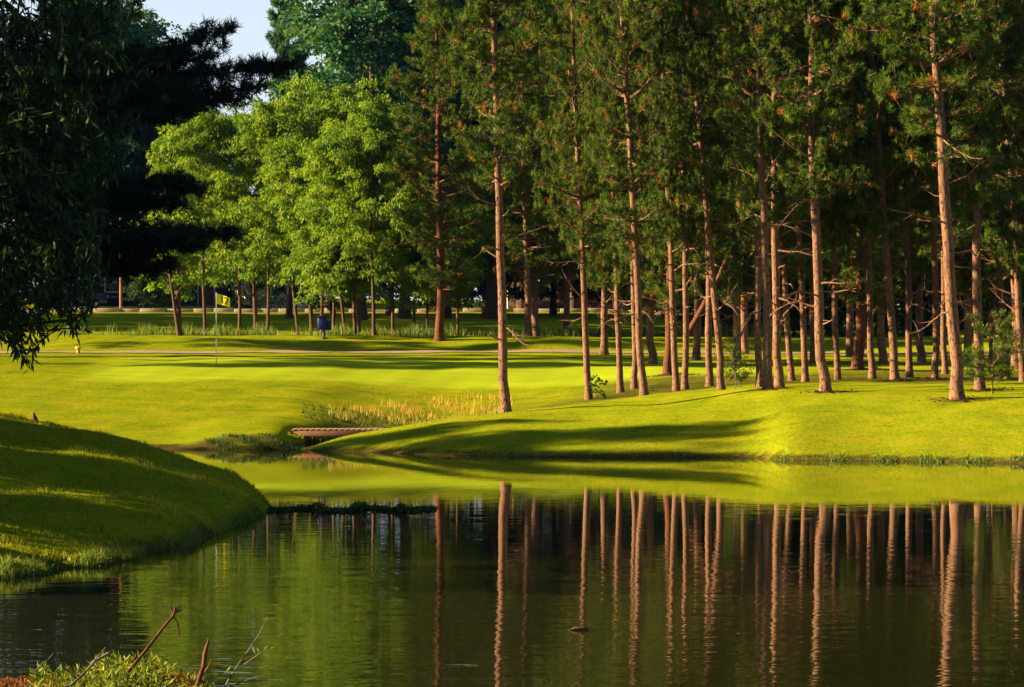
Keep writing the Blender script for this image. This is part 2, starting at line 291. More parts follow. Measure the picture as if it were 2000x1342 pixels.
def make_pine(seed, H=17, r0=.155, base=5.2, Lmax=2.6, sparse=1.0, low_dead=14, tuft_n=30, needle=.145, nw=.017, cone=.0, bark='pine_bark', leaf='needles', live_low=0):
    rg = np.random.default_rng(seed); T_ = MB(); C_ = MB()
    zz = np.concatenate([[-.35, 0, .12, .35, .8], np.linspace(1.5, H, 22)])
    wob = np.cumsum(rg.normal(0, .022, (len(zz), 2)), 0); wob[:4] = wob[4]*0
    rr = r0 * (1 - .80 * (np.clip(zz, 0, H) / H) ** 1.15); rr[:5] *= [1.7, 1.42, 1.2, 1.06, 1.0]
    axis = np.column_stack([wob, zz])
    T_.tube(axis, rr, 12)
    def ax(z): return np.array([np.interp(z, zz, wob[:, 0]), np.interp(z, zz, wob[:, 1]), z])
    def rad(z): return np.interp(z, zz, rr)
    # dead stubs and bare boughs on the lower trunk
    for i in range(low_dead):
        z = rg.uniform(min(1.6, H * .15), min(base + 4.5, H * .85)); a = rg.uniform(0, 6.28); L = rg.choice([.12, .3, .6, 1.1, 1.5], p=[.3, .25, .2, .15, .1]) * min(1, H / 8)
        p = limb_path(ax(z), (math.cos(a), math.sin(a), rg.uniform(-.25, .4)), L + rad(z), rg, rg.uniform(-.3, .5), 5, .16)
        T_.tube(p, np.linspace(.028 if L > .5 else .022, .006, 6), 5)
        if L > .8:
            for q in range(4):
                k = rg.integers(2, 5); pp = limb_path(p[k], p[k] - p[k - 1] + rg.normal(0, .1, 3), rg.uniform(.2, .5), rg, .1, 3, .2)
                T_.tube(pp, np.linspace(.009, .003, 4), 4)
    z = base - live_low; tc = []; td = []; a0 = rg.uniform(0, 6.28)
    while z < H - .3:
        f = (z - base) / (H - base); env = Lmax * (min(1, .55 + f * 2.2) if f < .3 else 1.0) * (1 - max(0, f) ** (1.6 + cone * -1.0)) * (.9 if f > 0 else .7) + .25
        nl = rg.integers(3, 6); a0 += rg.uniform(.4, 1.2)
        for k in range(nl):
            if rg.random() > sparse * .92: continue
            a = a0 + k * 6.283 / nl + rg.normal(0, .2); L = env * rg.uniform(.6, 1.12); slope = .05 + .55 * max(0, f) - cone * .5
            p0 = ax(z + rg.normal(0, .12)); p = limb_path(p0, (math.cos(a), math.sin(a), slope + rg.normal(0, .1)), L, rg, .35, 7, .10)
            T_.tube(p, np.linspace(max(.012, .016 + .014 * L) * (.6 + .4 * (1 - max(f, 0))), .006, 8), 5)
            nt_ = int(5 + L * 7.5)
            for q in range(nt_):
                s_ = (rg.uniform(.42, 1.0) if rg.random() < .62 else rg.uniform(.08, .45)) if q else 1.0; i = int(min(6, s_ * 7)); fr = s_ * 7 - i
                b0 = p[i] * (1 - fr) + p[min(7, i + 1)] * fr; t = unit(p[min(7, i + 1)] - p[i])
                sd = unit(np.cross(t, [0, 0, 1.])) * rg.choice([-1, 1]); d = unit(t * rg.uniform(.5, 1) + sd * rg.uniform(.3, 1.1) + np.array([0, 0, rg.uniform(-.1, .45)]))
                l2 = rg.uniform(.22, .62) * (.7 + .25 * L)
                if q == 0: d = t; l2 = .25
                pp = limb_path(b0, d, l2, rg, .3, 3, .14); T_.tube(pp, [.009, .007, .006, .004], 4, cap=False)
                for r_ in range(rg.integers(2, 4)):
                    ii = rg.integers(1, 4); e = pp[3] if r_ == 0 else pp[ii] + rg.normal(0, .07, 3)
                    dd = unit(pp[ii] - pp[ii - 1] + rg.normal(0, .45, 3) + np.array([0, 0, .25])); tc.append(e + dd * .05); td.append(dd)
        z += rg.uniform(.38, .62)
    tc = np.array(tc); td = np.array(td)
    needles(C_, tc, td, tuft_n, needle, nw, rg)
    return T_.build('trunk', M[bark], smooth=True, link=False), C_.build('crown', M[leaf], link=False)

def make_leafy(seed, H=12, base=3.2, R=2.6, clumps=240, per=85, L=.20, W=.085, leaf='leaf_bright', bark='dark_bark', r0=.10, droop=.55, cr=.62, trunks=1, hug=.6, lean=0):
    rg = np.random.default_rng(seed); T_ = MB(); C_ = MB()
    ctrs = []
    tips = []
    for t in range(trunks):
        a = rg.uniform(0, 6.28) + t * 3.1; sp = .0 if trunks == 1 else .09
        p = limb_path((0, 0, -.3), (math.cos(a) * sp + lean, math.sin(a) * sp, 1), H * .93, rg, .3, 12, .035)
        if trunks > 1: p += np.linspace(0, 1, 13)[:, None] * np.array([math.cos(a) * .25, 0, 0])
        rad_ = np.linspace(r0, r0 * .14, 13); rad_[0] *= 1.4; T_.tube(p, rad_, 8)
        for i in range(max(6, int(26 * H / 12))):
            f = rg.uniform(base / H, .95); k = f * 12; j = int(min(11, k)); b0 = p[j] + (p[j + 1] - p[j]) * (k - j)
            g = (f * H - base) / (H - base); env = R * (max(.05, 1 - ((g - .38) / .66) ** 2)) ** .5
            an = rg.uniform(0, 6.28); q = limb_path(b0, (math.cos(an), math.sin(an), rg.uniform(.3, 1.1)), env * rg.uniform(.75, 1.15), rg, .25, 5, .16)
            T_.tube(q, np.linspace(r0 * .32, min(.008, r0 * .1), 6), 5, cap=False); tips.append(q[5]); tips.append(q[4] + rg.normal(0, .15 * min(2, R), 3)); tips.append(q[3] + rg.normal(0, .2 * min(2, R), 3))
            for m in range(3):
                e = limb_path(q[rg.integers(2, 5)], (rg.normal(), rg.normal(), rg.uniform(-.1, .9)), env * .4, rg, .2, 3, .2); T_.tube(e, np.linspace(min(.018, r0 * .2), min(.005, r0 * .1), 4), 4, cap=False); tips.append(e[3])
    tips = np.array(tips)
    while len(ctrs) < clumps:
        if rg.random() < hug: c = tips[rg.integers(len(tips))] + rg.normal(0, .14 * min(2, R), 3)
        else:
            g = rg.uniform(0, 1); env = R * max(.05, 1 - ((g - .36) / .66) ** 2) ** .5; an = rg.uniform(0, 6.28); rr_ = env * rg.uniform(.35, 1.05)
            c = np.array([rr_ * math.cos(an) + lean * 5, rr_ * math.sin(an), base + g * (H - base)])
        if c[2] < base - .4: continue
        ctrs.append(c)
    ctrs = np.array(ctrs); K = len(ctrs)
    size = cr * rg.uniform(.55, 1.25, (K, 1, 1))
    u = unit(rg.normal(size=(K, per, 3))); u[..., 2] = np.abs(u[..., 2]) * .75 - rg.uniform(0, droop, (K, per))
    P = ctrs[:, None, :] + u * size * rg.uniform(.35, 1, (K, per, 1)) ** .6 * np.array([1, 1, .8])
    D_ = unit(u * .6 + rg.normal(0, .35, (K, per, 3)) + np.array([0, 0, -droop]))
    var = np.clip(rg.uniform(.25, .75, (K, 1)) + rg.normal(0, .17, (K, per)), 0, 1)
    leaves(C_, P.reshape(-1, 3), D_.reshape(-1, 3), L, W, rg, var.ravel(), .45)
    return T_.build('trunk', M[bark], smooth=True, link=False), C_.build('crown', M[leaf], link=False)

used = set()
def plant(name, proto, u=None, D=None, label='', cat='tree', group=None, X=None, s=1.0, sxy=None, rz=0, lean=0, leany=0, sink=0.0, z=None):
    x = xat(u, D) if X is None else X; zz = gz(x, D) - sink if z is None else z
    e = empty(name, (x, D, zz), 0, label=label, cat=cat, group=group)
    e.rotation_euler = (leany, lean, rz); e.rotation_mode = 'XYZ'
    if rz: e.rotation_euler = (Matrix.Rotation(lean, 3, 'Y') @ Matrix.Rotation(leany, 3, 'X') @ Matrix.Rotation(rz, 3, 'Z')).to_euler()
    e.scale = (sxy or s, sxy or s, s)
    for p in proto:
        c = p.copy(); COL.objects.link(c); c.parent = e
    return e

# ------------------------------------------------------------------ ground
def axis_grid(fine0, fine1, st, lo, hi, g=1.18):
    a = list(np.arange(fine0, fine1 + 1e-6, st)); s_ = st; x = fine1
    while x < hi: s_ *= g; x += s_; a.append(x)
    s_ = st; x = fine0
    while x > lo: s_ *= g; x -= s_; a.insert(0, x)
    return np.array(a)
gx = axis_grid(-15, 18, .2, -600, 600); gy = axis_grid(13.5, 112, .2, -60, 900, 1.1)
XX, YY = np.meshgrid(gx, gy); ZZ = hgt(XX, YY)
nx, ny = len(gx), len(gy)
mb = MB(); i, j = np.meshgrid(np.arange(ny - 1), np.arange(nx - 1), indexing='ij')
mb.add(np.stack([XX, YY, ZZ], -1).reshape(-1, 3), np.stack([i * nx + j, i * nx + j + 1, (i + 1) * nx + j + 1, (i + 1) * nx + j], -1).reshape(-1, 4))
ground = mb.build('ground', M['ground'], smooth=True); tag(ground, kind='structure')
def sst(a, b, x): t = np.clip((x - a) / (b - a), 0, 1); return t * t * (3 - 2 * t)
UU = 1000 + XX * F / np.maximum(YY, 6)
zone = np.zeros((ny, nx, 4)); zone[..., 3] = 1
zone[..., 0] = sst(85.2, 86.5, YY + .5 * np.sin(XX * .4)) * (1 - sst(95, 96, YY)) * sst(-14, -12, XX) * (1 - sst(7.5, 9, XX))
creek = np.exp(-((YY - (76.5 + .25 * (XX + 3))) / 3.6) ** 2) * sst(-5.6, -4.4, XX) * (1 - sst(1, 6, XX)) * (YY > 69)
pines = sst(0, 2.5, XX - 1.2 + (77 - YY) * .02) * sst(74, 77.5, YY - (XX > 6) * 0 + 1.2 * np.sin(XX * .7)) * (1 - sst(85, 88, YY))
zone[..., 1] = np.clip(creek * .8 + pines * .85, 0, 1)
shore = (ZZ < .10) * 1.0
hum = (YY < 19) * 1.0
zone[..., 2] = np.clip(shore * .85 + hum, 0, 1)
bankL = np.exp(-((YY - 67.6) / .7) ** 2) * sst(-8.2, -7.4, XX) * (1 - sst(-5.4, -5.0, XX)); zone[..., 2] = np.maximum(zone[..., 2], bankL * .8)
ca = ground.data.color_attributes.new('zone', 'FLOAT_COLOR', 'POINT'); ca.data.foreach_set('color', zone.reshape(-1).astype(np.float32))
# water
mb = MB(); mb.add([(-300, -40, 0), (300, -40, 0), (300, 88, 0), (-300, 88, 0)], [[0, 1, 2, 3]])
tag(mb.build('pond_water', M['water']), kind='structure')

def strip(name, y0f, y1f, x0, x1, m, lift=.025, step=.5, across=4, thick=None, kind='structure'):
    xs = np.arange(x0, x1, step); mb = MB(); V = []
    for x in xs:
        for k in range(across + 1):
            y = y0f(x) + (y1f(x) - y0f(x)) * k / across; V.append((x, y, gz(x, y) + lift))
    n = across + 1; i, j = np.meshgrid(np.arange(len(xs) - 1), np.arange(across), indexing='ij')
    mb.add(V, np.stack([i * n + j, (i + 1) * n + j, (i + 1) * n + j + 1, i * n + j + 1], -1).reshape(-1, 4))
    o = mb.build(name, m, smooth=True); return tag(o, kind=kind) if kind else o
M['path'] = plain('path_asphalt', (.34, .22, .17), .95, .1, .25, 3)
M['road'] = plain('road_asphalt', (.10, .10, .11), .9, .15, .2, 2)
M['kerb'] = plain('kerb_stone', (.38, .29, .22), .85, .2, .35, 2.5)
strip('cart_path', lambda x: 100.2 + .25 * math.sin(x * .12), lambda x: 102.0 + .25 * math.sin(x * .12), -60, 60, M['path'])
strip('road', lambda x: 168.6, lambda x: 171.4, -120, 120, M['road'], step=1.5)
# stone kerb wall along the road
mb = MB(); rg = np.random.default_rng(3); x = -45.0
while x < 26:
    w = rg.uniform(1.0, 1.8); h = rg.uniform(.15, .19)
    if not (-9 < x < -8.0): mb.box((x + w / 2, 167.4 + rg.normal(0, .03), gz(x, 167.4) + h / 2 - .02), (w - .015, .45, h + .1), var=rg.random())
    x += w
tag(mb.build('stone_wall', M['kerb'], bevel=.03), 'low pale stone edging wall running along the far road', 'wall')

# ------------------------------------------------------------------ pines
pv = [make_pine(11 + i, H=16 + i * .4, base=[4.3, 3.8, 5.0, 4.1, 4.6][i], Lmax=[2.8, 3.1, 2.5, 2.9, 2.7][i], low_dead=[38, 48, 34, 44, 50][i], live_low=[.6, .8, .3, .6, .5][i]) for i in range(5)]
dv = [make_pine(111 + i, H=15.5, base=[3.2, 2.7, 3.6][i], Lmax=3.0, low_dead=24, live_low=.7) for i in range(3)]
front = make_pine(77, H=17, r0=.15, base=5.6, Lmax=2.0, low_dead=22)
redp = make_pine(31, H=14, r0=.17, base=3.4, Lmax=2.9, low_dead=20, bark='pine_red_bark', live_low=1.2)
g = 'red pines in the grove by the water'
# (u, row of base -> D, trunk diameter px, u of trunk at row 400, proto, label)
PL = [
 (988, 69.2, 27, 976, 'F', 'red pine standing alone nearest the bridge, leftmost of the front pines'),
 (1150, 78.5, 19, 1136, 0, 'red pine beside the small leafy shrub, first to the right of the lone front pine'),
 (1212, 80, 17, 1196, 1, 'slim red pine between the shrub pine and the close pair of pines'),
 (1239, 81, 14, 1228, 2, 'thinner left pine of the close pair whose trunks almost touch'),
 (1258, 72.6, 21, 1238, 3, 'thicker right pine of the close pair, its base on the grassy ridge'),
 (1321, 77, 14, 1306, 4, 'left pine of the slim twin trunks beside the reddish crooked trunk'),
 (1338, 77.4, 14, 1332, 0, 'right pine of the slim twin trunks beside the reddish crooked trunk'),
 (1386, 78, 20, 1383, 1, 'upright shaded pine crossed by the pine that leans across it'),
 (1409, 73, 20, 1372, 2, 'pine leaning to the left across its upright neighbour'),
 (1484, 73, 18, 1481, 3, 'pale pine trunk pressed behind the left edge of the thick double trunk'),
 (1500, 69.6, 25, 1492, 'F', 'thick pale pine on the left of the double trunk at the grove front'),
 (1522, 71, 25, 1518, 4, 'dark shaded pine on the right of the double trunk at the grove front'),
 (1546, 80, 15, 1529, 0, 'thin pine just right of the thick double trunk'),
 (1573, 79, 18, 1563, 1, 'pine with a pale lit left edge between the thin pine and the stout flared one'),
 (1612, 68.6, 29, 1604, 2, 'stout pine with a flared base and reddish duff at its foot, mid grove front'),
 (1636, 80, 17, 1630, 3, 'narrow pine directly behind the stout flared pine'),
 (1704, 79.5, 19, 1697, 4, 'pine with an evenly lit straight trunk right of the reddish old trunk'),
 (1748, 78, 23, 1721, 0, 'pine leaning left whose lit trunk tilts over bare duff'),
 (1776, 81, 19, 1775, 1, 'mostly shaded upright pine right of the tilted trunk'),
 (1826, 80, 19, 1819, 2, 'straight pine just left of the broad nearest pine'),
 (1846, 84, 14, 1842, 3, 'thin pine partly hidden behind the broad nearest pine'),
 (1870, 66.4, 36, 1844, 'F', 'broadest and nearest pine of the grove with orange duff at its foot'),
 (1914, 69.4, 27, 1899, 4, 'thick pine right of the broadest pine, behind the low needled sapling'),
 (1966, 80, 17, 1938, 0, 'pine with short bare spikes leaning left behind the sapling'),
 (1999, 75, 20, 1975, 1, 'pine cut by the right edge of the picture'),
]
rr = random.Random(5)
for (u, D, w, u4, pr, lab) in PL:
    proto = front if pr == 'F' else pv[pr]; base_r = .15 if pr == 'F' else .155
    sx = (w * D / F) / (2 * base_r) * .70; 
    z0 = gz(xat(u, D), D); z4 = zat(400, D); lean = math.atan2(xat(u4, D) - xat(u, D), z4 - z0)
    plant('pine_tree', proto, u, D, lab, 'pine tree', g, sxy=max(.58, min(1.25, sx)), s=1.0, rz=rr.uniform(0, 6.28), lean=lean)
for (u, D, w, lab) in [
 (1304, 87, .8, 'crooked reddish pine trunk behind the slim twin trunks'),
 (1675, 88, 1.0, 'old reddish brown pine trunk with spreading roots, deep in the grove'),
 (858, 106.2, 1.0, 'old pine with an orange brown trunk on the back rim left of the lone pine')]:
    plant('old_pine', redp, u, D, lab, 'pine tree', None, sxy=w * 1.0, s=.95, rz=rr.uniform(0, 6.28))
# deeper pines of the grove, behind the listed ones
deep = [(1032, 108, 'left of two dark trunks side by side on the back rim'), (1047, 109, 'right of two dark trunks side by side on the back rim'),
        (1108, 112, 'dark pine far behind the gap between lone pine and shrub pine'), (1180, 98, 'pine with low boughs far behind the slim grove pine'), (1275, 93, 'pine behind the right side of the close pair'),
        (1360, 96, 'pine behind the gap left of the crossing pines'), (1440, 92, 'pine in the gap before the thick double trunk'), (1455, 101, 'dark pine deep in the gap before the double trunk'),
        (1590, 94, 'dark pine deep behind the stout flared pine'), (1660, 99, 'dark pine just left of the old reddish trunk, far back'), (1725, 93, 'dark pine far behind the tilted trunk'),
        (1800, 95, 'dark pine deep in the gap left of the straight pine'), (1890, 92, 'dark pine deep in the gap behind the broadest pine'), (1940, 97, 'dark pine in the far shade right of the thick pine'),
        (1985, 90, 'shaded pine behind the pine at the right edge'), (2060, 70, 'pine just outside the right edge of the view, nearer the water'), (2110, 78, 'pine just outside the right edge of the view, deeper in the grove')]
for k, (u, D, lab) in enumerate(deep):
    plant('pine_tree', dv[k % 3], u, D, lab, 'pine tree', 'pines deeper in the grove', sxy=.85 if D > 90 else 1, s=.92 if D > 90 else 1, rz=rr.uniform(0, 6.28), lean=rr.uniform(-.02, .02))

# needle duff at the feet of the pines
duffs = [(1870, 66.2, .75, 'orange needle duff round the foot of the broadest pine'), (1612, 68.4, .5, 'reddish needle duff round the stout flared pine'), (1500, 69.4, .4, 'thin needle duff at the foot of the thick double trunk'),
         (1914, 69.2, .6, 'needle duff at the foot of the thick pine behind the sapling'), (1748, 77.8, .8, 'needle duff under the tilted pine'), (1675, 87.6, 1.0, 'brown duff round the old reddish trunk'), (1304, 86.6, .7, 'brown duff round the crooked reddish trunk'), (1826, 79.6, .6, 'needle duff under the straight pine left of the broadest pine')]
for k, (u, D, r, lab) in enumerate(duffs):
    mb = MB(); rg = np.random.default_rng(200 + k); x0 = xat(u, D)
    n = int(520 * r); a = rg.uniform(0, 6.28, n); q = np.abs(rg.normal(0, .5, n)) * r + .12
    P = np.stack([x0 + .1 + q * np.cos(a), D + q * np.sin(a) * .9, np.zeros(n)], -1); P[:, 2] = hgt(P[:, 0], P[:, 1]) + .012
    Dr = unit(np.stack([np.cos(a * 3), np.sin(a * 5), rg.uniform(-.02, .25, n)], -1)); leaves(mb, P, Dr, .14, .05, rg, rg.random(n), .9)
    tag(mb.build('needle_duff', M['duff']), lab, 'needle litter', kind='stuff')

# ------------------------------------------------------------------ leafy trees at the back rim
KW = dict(cr=.52, droop=.95, per=125, hug=.85, L=.165, W=.072)
lv = [make_leafy(41, H=12.0, base=2.7, R=2.6, clumps=235, **KW), make_leafy(42, H=11.2, base=2.6, R=2.4, clumps=210, **KW), make_leafy(43, H=12.6, base=3.0, R=2.8, clumps=245, **KW), make_leafy(44, H=9.8, base=2.2, R=2.2, clumps=180, **KW)]
small = make_leafy(45, H=5.6, base=1.7, R=1.5, clumps=90, per=80, r0=.085, trunks=2, cr=.42, L=.17)
g = 'bright leafy trees on the back rim'
LT = [(352, 107.4, 'S', 1.0, 'small forked tree left of the flagstick with two reddish stems'),
 (468, 109, 0, 1.0, 'leafy tree right behind the flag with a dark leaning trunk'), (525, 109.4, 2, 1.0, 'leafy tree second to the right of the flag'),
 (583, 109, 1, 1.0, 'leafy tree just left of the dark blue box'), (628, 110.5, 3, .95, 'leafy tree hidden behind the dark blue box'), (650, 109.5, 0, .9, 'leafy tree just right of the dark blue box with low sprays'),
 (674, 110.2, 1, .97, 'short forked leafy tree right of the low sprays'), (694, 111, 3, 1.05, 'slim leafy tree among the close stems between the box and the thick dark trunk'), (731, 109.6, 2, .98, 'leafy tree with the thickest dark trunk of the back rim'),
 (766, 113.3, 1, .90, 'leafy tree with a pale mossy trunk next to the thick dark trunk'), (808, 114, 3, .9, 'leafy tree with a thin stem left of the old orange pine'), (834, 113.6, 3, .8, 'low leafy tree touching the old orange pine'),
 (895, 110, 3, .85, 'thin leafy tree right of the old orange pine'), (400, 116, 2, .98, 'leafy tree behind the flag with its crown against the sky'), (350, 121, 0, .80, 'leafy tree at the far left of the bright row, partly behind dark boughs'),
 (500, 118, 3, 1.28, 'tall leafy tree standing behind the second tree from the flag'), (610, 119, 1, 1.2, 'tall leafy tree behind the dark blue box, its top against the dark wood'), (700, 119, 0, 1.12, 'tall leafy tree behind the close stems')]
for k, (u, D, p, s, lab) in enumerate(LT):
    if 460 < u < 760 and D < 112: D = 108.2 + (780 - u) * .024 + (k % 2) * .8
    plant('leafy_tree', small if p == 'S' else lv[p], u, D, lab, 'tree', g, s=s * (1 if p == 'S' else .79), sxy=s * (1 if p == 'S' else .80), rz=0 if p == 'S' else rr.uniform(0, 6.28), lean=rr.uniform(-.02, .02))

# ------------------------------------------------------------------ tall far trees
tall = [make_leafy(51, H=23, base=3, R=4.6, clumps=620, per=70, L=.36, W=.2, leaf='leaf_far', r0=.3, droop=.3, cr=1.05), make_leafy(52, H=26, base=3, R=4.2, clumps=640, per=70, L=.36, W=.2, leaf='leaf_far', r0=.3, droop=.3, cr=1.0)]
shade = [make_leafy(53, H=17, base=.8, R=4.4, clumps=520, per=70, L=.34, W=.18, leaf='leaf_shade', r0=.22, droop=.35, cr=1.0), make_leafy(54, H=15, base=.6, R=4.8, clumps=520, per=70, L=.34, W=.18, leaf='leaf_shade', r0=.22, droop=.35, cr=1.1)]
spruce = make_pine(61, H=24, r0=.25, base=2.5, Lmax=3.6, cone=.55, low_dead=4, tuft_n=16, needle=.30, nw=.05, bark='dark_bark', leaf='leaf_far')
FT = [(705, 146, 't', 0, .95, 'tall blue green poplar behind the bright trees, right of the feathery spruce'), (790, 150, 't', 1, .95, 'tall blue green poplar in the middle of the far wood'), (870, 152, 't', 0, 1.0, 'tall dark blue poplar behind the flat topped pine crown'), (960, 150, 't', 1, 1.0, 'tall dark poplar behind the lone front pine'),
 (275, 205, 't', 0, .92, 'pale misty poplar against the sky at the upper left'), (360, 215, 't', 1, .66, 'lower misty poplar against the sky beside the pale one'), (210, 200, 't', 1, .9, 'misty poplar half hidden by the dark boughs'),
 (565, 150, 'p', 0, .93, 'feathery spruce with upswept tips beside the patch of sky'), (120, 190, 's', 0, 1.0, 'shaded tree behind the far houses at the left'), (20, 180, 's', 1, 1.0, 'shaded tree beyond the car at the far left'), (300, 192, 's', 0, .8, 'shaded tree behind the dark house, left half'), (420, 196, 's', 1, .62, 'shaded tree behind the dark house, under the sky gap'), (570, 175, 's', 0, .55, 'shaded tree behind the low bright garage'),
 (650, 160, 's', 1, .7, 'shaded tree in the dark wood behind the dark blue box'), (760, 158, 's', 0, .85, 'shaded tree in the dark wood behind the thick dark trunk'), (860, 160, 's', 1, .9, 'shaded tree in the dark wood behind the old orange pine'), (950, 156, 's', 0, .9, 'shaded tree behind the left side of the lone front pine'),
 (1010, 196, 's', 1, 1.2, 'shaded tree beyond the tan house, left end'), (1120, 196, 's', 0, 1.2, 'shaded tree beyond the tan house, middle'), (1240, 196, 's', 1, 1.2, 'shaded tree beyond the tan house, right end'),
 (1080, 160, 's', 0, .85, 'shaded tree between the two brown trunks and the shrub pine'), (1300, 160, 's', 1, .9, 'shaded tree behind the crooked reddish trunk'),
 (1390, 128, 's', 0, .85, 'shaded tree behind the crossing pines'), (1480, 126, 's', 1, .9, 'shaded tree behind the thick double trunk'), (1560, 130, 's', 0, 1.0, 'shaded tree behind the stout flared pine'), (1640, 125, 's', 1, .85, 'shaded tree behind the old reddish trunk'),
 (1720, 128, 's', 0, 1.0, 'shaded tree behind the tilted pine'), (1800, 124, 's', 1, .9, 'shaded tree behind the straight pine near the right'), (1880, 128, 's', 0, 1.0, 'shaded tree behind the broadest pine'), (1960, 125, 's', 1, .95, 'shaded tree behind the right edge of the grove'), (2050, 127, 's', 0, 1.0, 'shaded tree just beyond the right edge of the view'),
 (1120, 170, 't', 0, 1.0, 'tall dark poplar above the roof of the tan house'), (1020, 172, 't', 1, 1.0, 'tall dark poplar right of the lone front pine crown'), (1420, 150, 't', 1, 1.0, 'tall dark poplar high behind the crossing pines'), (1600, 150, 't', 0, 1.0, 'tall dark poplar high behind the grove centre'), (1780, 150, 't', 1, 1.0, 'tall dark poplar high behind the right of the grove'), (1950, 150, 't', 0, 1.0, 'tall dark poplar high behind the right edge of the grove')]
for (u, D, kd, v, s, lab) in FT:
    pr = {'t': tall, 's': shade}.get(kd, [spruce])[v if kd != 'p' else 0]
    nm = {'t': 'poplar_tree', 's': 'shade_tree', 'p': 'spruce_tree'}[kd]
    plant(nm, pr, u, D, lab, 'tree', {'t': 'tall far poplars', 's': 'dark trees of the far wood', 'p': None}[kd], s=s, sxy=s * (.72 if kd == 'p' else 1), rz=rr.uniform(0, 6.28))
# bushes along the back
bush = [make_leafy(71, H=3.4, base=.15, R=1.7, clumps=90, per=70, L=.19, W=.09, leaf='leaf_mid', r0=.06, cr=.5, droop=.35), make_leafy(72, H=2.6, base=.1, R=1.4, clumps=70, per=70, L=.16, W=.09, leaf='leaf_mid', r0=.05, cr=.42, droop=.35)]
BS = [(1345, 113, 0, 1.0, 'bush behind the slim twin trunks'), (1405, 114, 1, 1.2, 'bush behind the crossing pines'), (1460, 113, 0, 1.1, 'bush behind the hanging dead bough'), (1550, 114, 1, 1.2, 'bush behind the thin pine right of the double trunk'), (1600, 113, 0, 1.1, 'bush beyond the stout flared pine'), (1655, 112.5, 1, 1.5, 'yellowish bush left of the old reddish trunk'), (1720, 114, 0, 1.2, 'bush between the even pine and the tilted pine'), (1790, 113, 1, 1.4, 'yellowish bush in the gap left of the straight pine'), (1855, 114, 0, 1.2, 'bush beyond the broadest pine'), (1925, 113, 1, 1.5, 'bush beyond the low sapling'), (1985, 114, 0, 1.2, 'bush at the far right edge'),
      (280, 176, 1, .9, 'low round bush in front of the dark house, left of the forked tree'), (318, 176, 1, .75, 'smaller round bush between the low bush and the forked tree'), (480, 177, 0, .8, 'bush at the corner of the bright garage')]
for (u, D, v, s, lab) in BS: plant('bush', bush[v], u, D, lab, 'bush', 'bushes at the back', s=s, rz=rr.uniform(0, 6.28), sink=.05)
shrub = make_leafy(73, H=.62, base=.1, R=.2, clumps=10, per=14, L=.11, W=.075, leaf='leaf_mid', r0=.008, cr=.14, droop=.2)
plant('shrub', shrub, 1168, 77.5, 'small round-leaved shrub at the foot of the second pine', 'shrub')
sap = make_pine(81, H=1.9, r0=.022, base=.35, Lmax=.62, low_dead=2, tuft_n=26, needle=.13, nw=.012)
plant('pine_sapling', sap, 1938, 67.8, 'bushy low pine sapling in front of the thick pines at the right', 'sapling', s=.9)
plant('pine_sapling', sap, 1437, 74.5, 'scraggly pine sapling under the hanging dead bough', 'sapling', s=.55, rz=2.0)
# hanging dead bough and leaning log
rg = np.random.default_rng(9)
def pxpts(L): return np.array([(xat(u, D), D, zat(y, D)) for u, y, D in L])
mb = MB(); mb.tube(pxpts([(1483, 608, 72.9), (1468, 612, 72.8), (1455, 638, 72.8), (1440, 672, 72.7), (1433, 700, 72.7), (1437, 735, 72.6), (1438, 757, 72.6)]), [.035, .034, .03, .026, .02, .014, .008], 7)
for (a, b, c) in [((1436, 700), (1425, 712), (1412, 706)), ((1437, 720), (1452, 730), (1468, 738)), ((1437, 728), (1424, 738), (1415, 752)), ((1455, 638), (1447, 634), (1440, 622)), ((1438, 742), (1446, 752), (1452, 757))]:
    mb.tube(pxpts([(*a, 72.6), (*b, 72.5), (*c, 72.5)]), [.012, .008, .004], 5)
tag(mb.build('dead_bough', M['grey_bark'], smooth=True), 'bare dead bough hanging down from the pale pine left of the double trunk', 'branch')
mb = MB(); p = pxpts([(1343, 652, 84), (1362, 620, 83.5), (1378, 590, 83), (1398, 555, 82.5), (1420, 505, 82.2)]); mb.tube(p, [.10, .09, .085, .075, .06], 8)
tag(mb.build('leaning_log', M['pine_red_bark'], smooth=True), 'brown snapped trunk leaning to the right against the crossing pines', 'log')

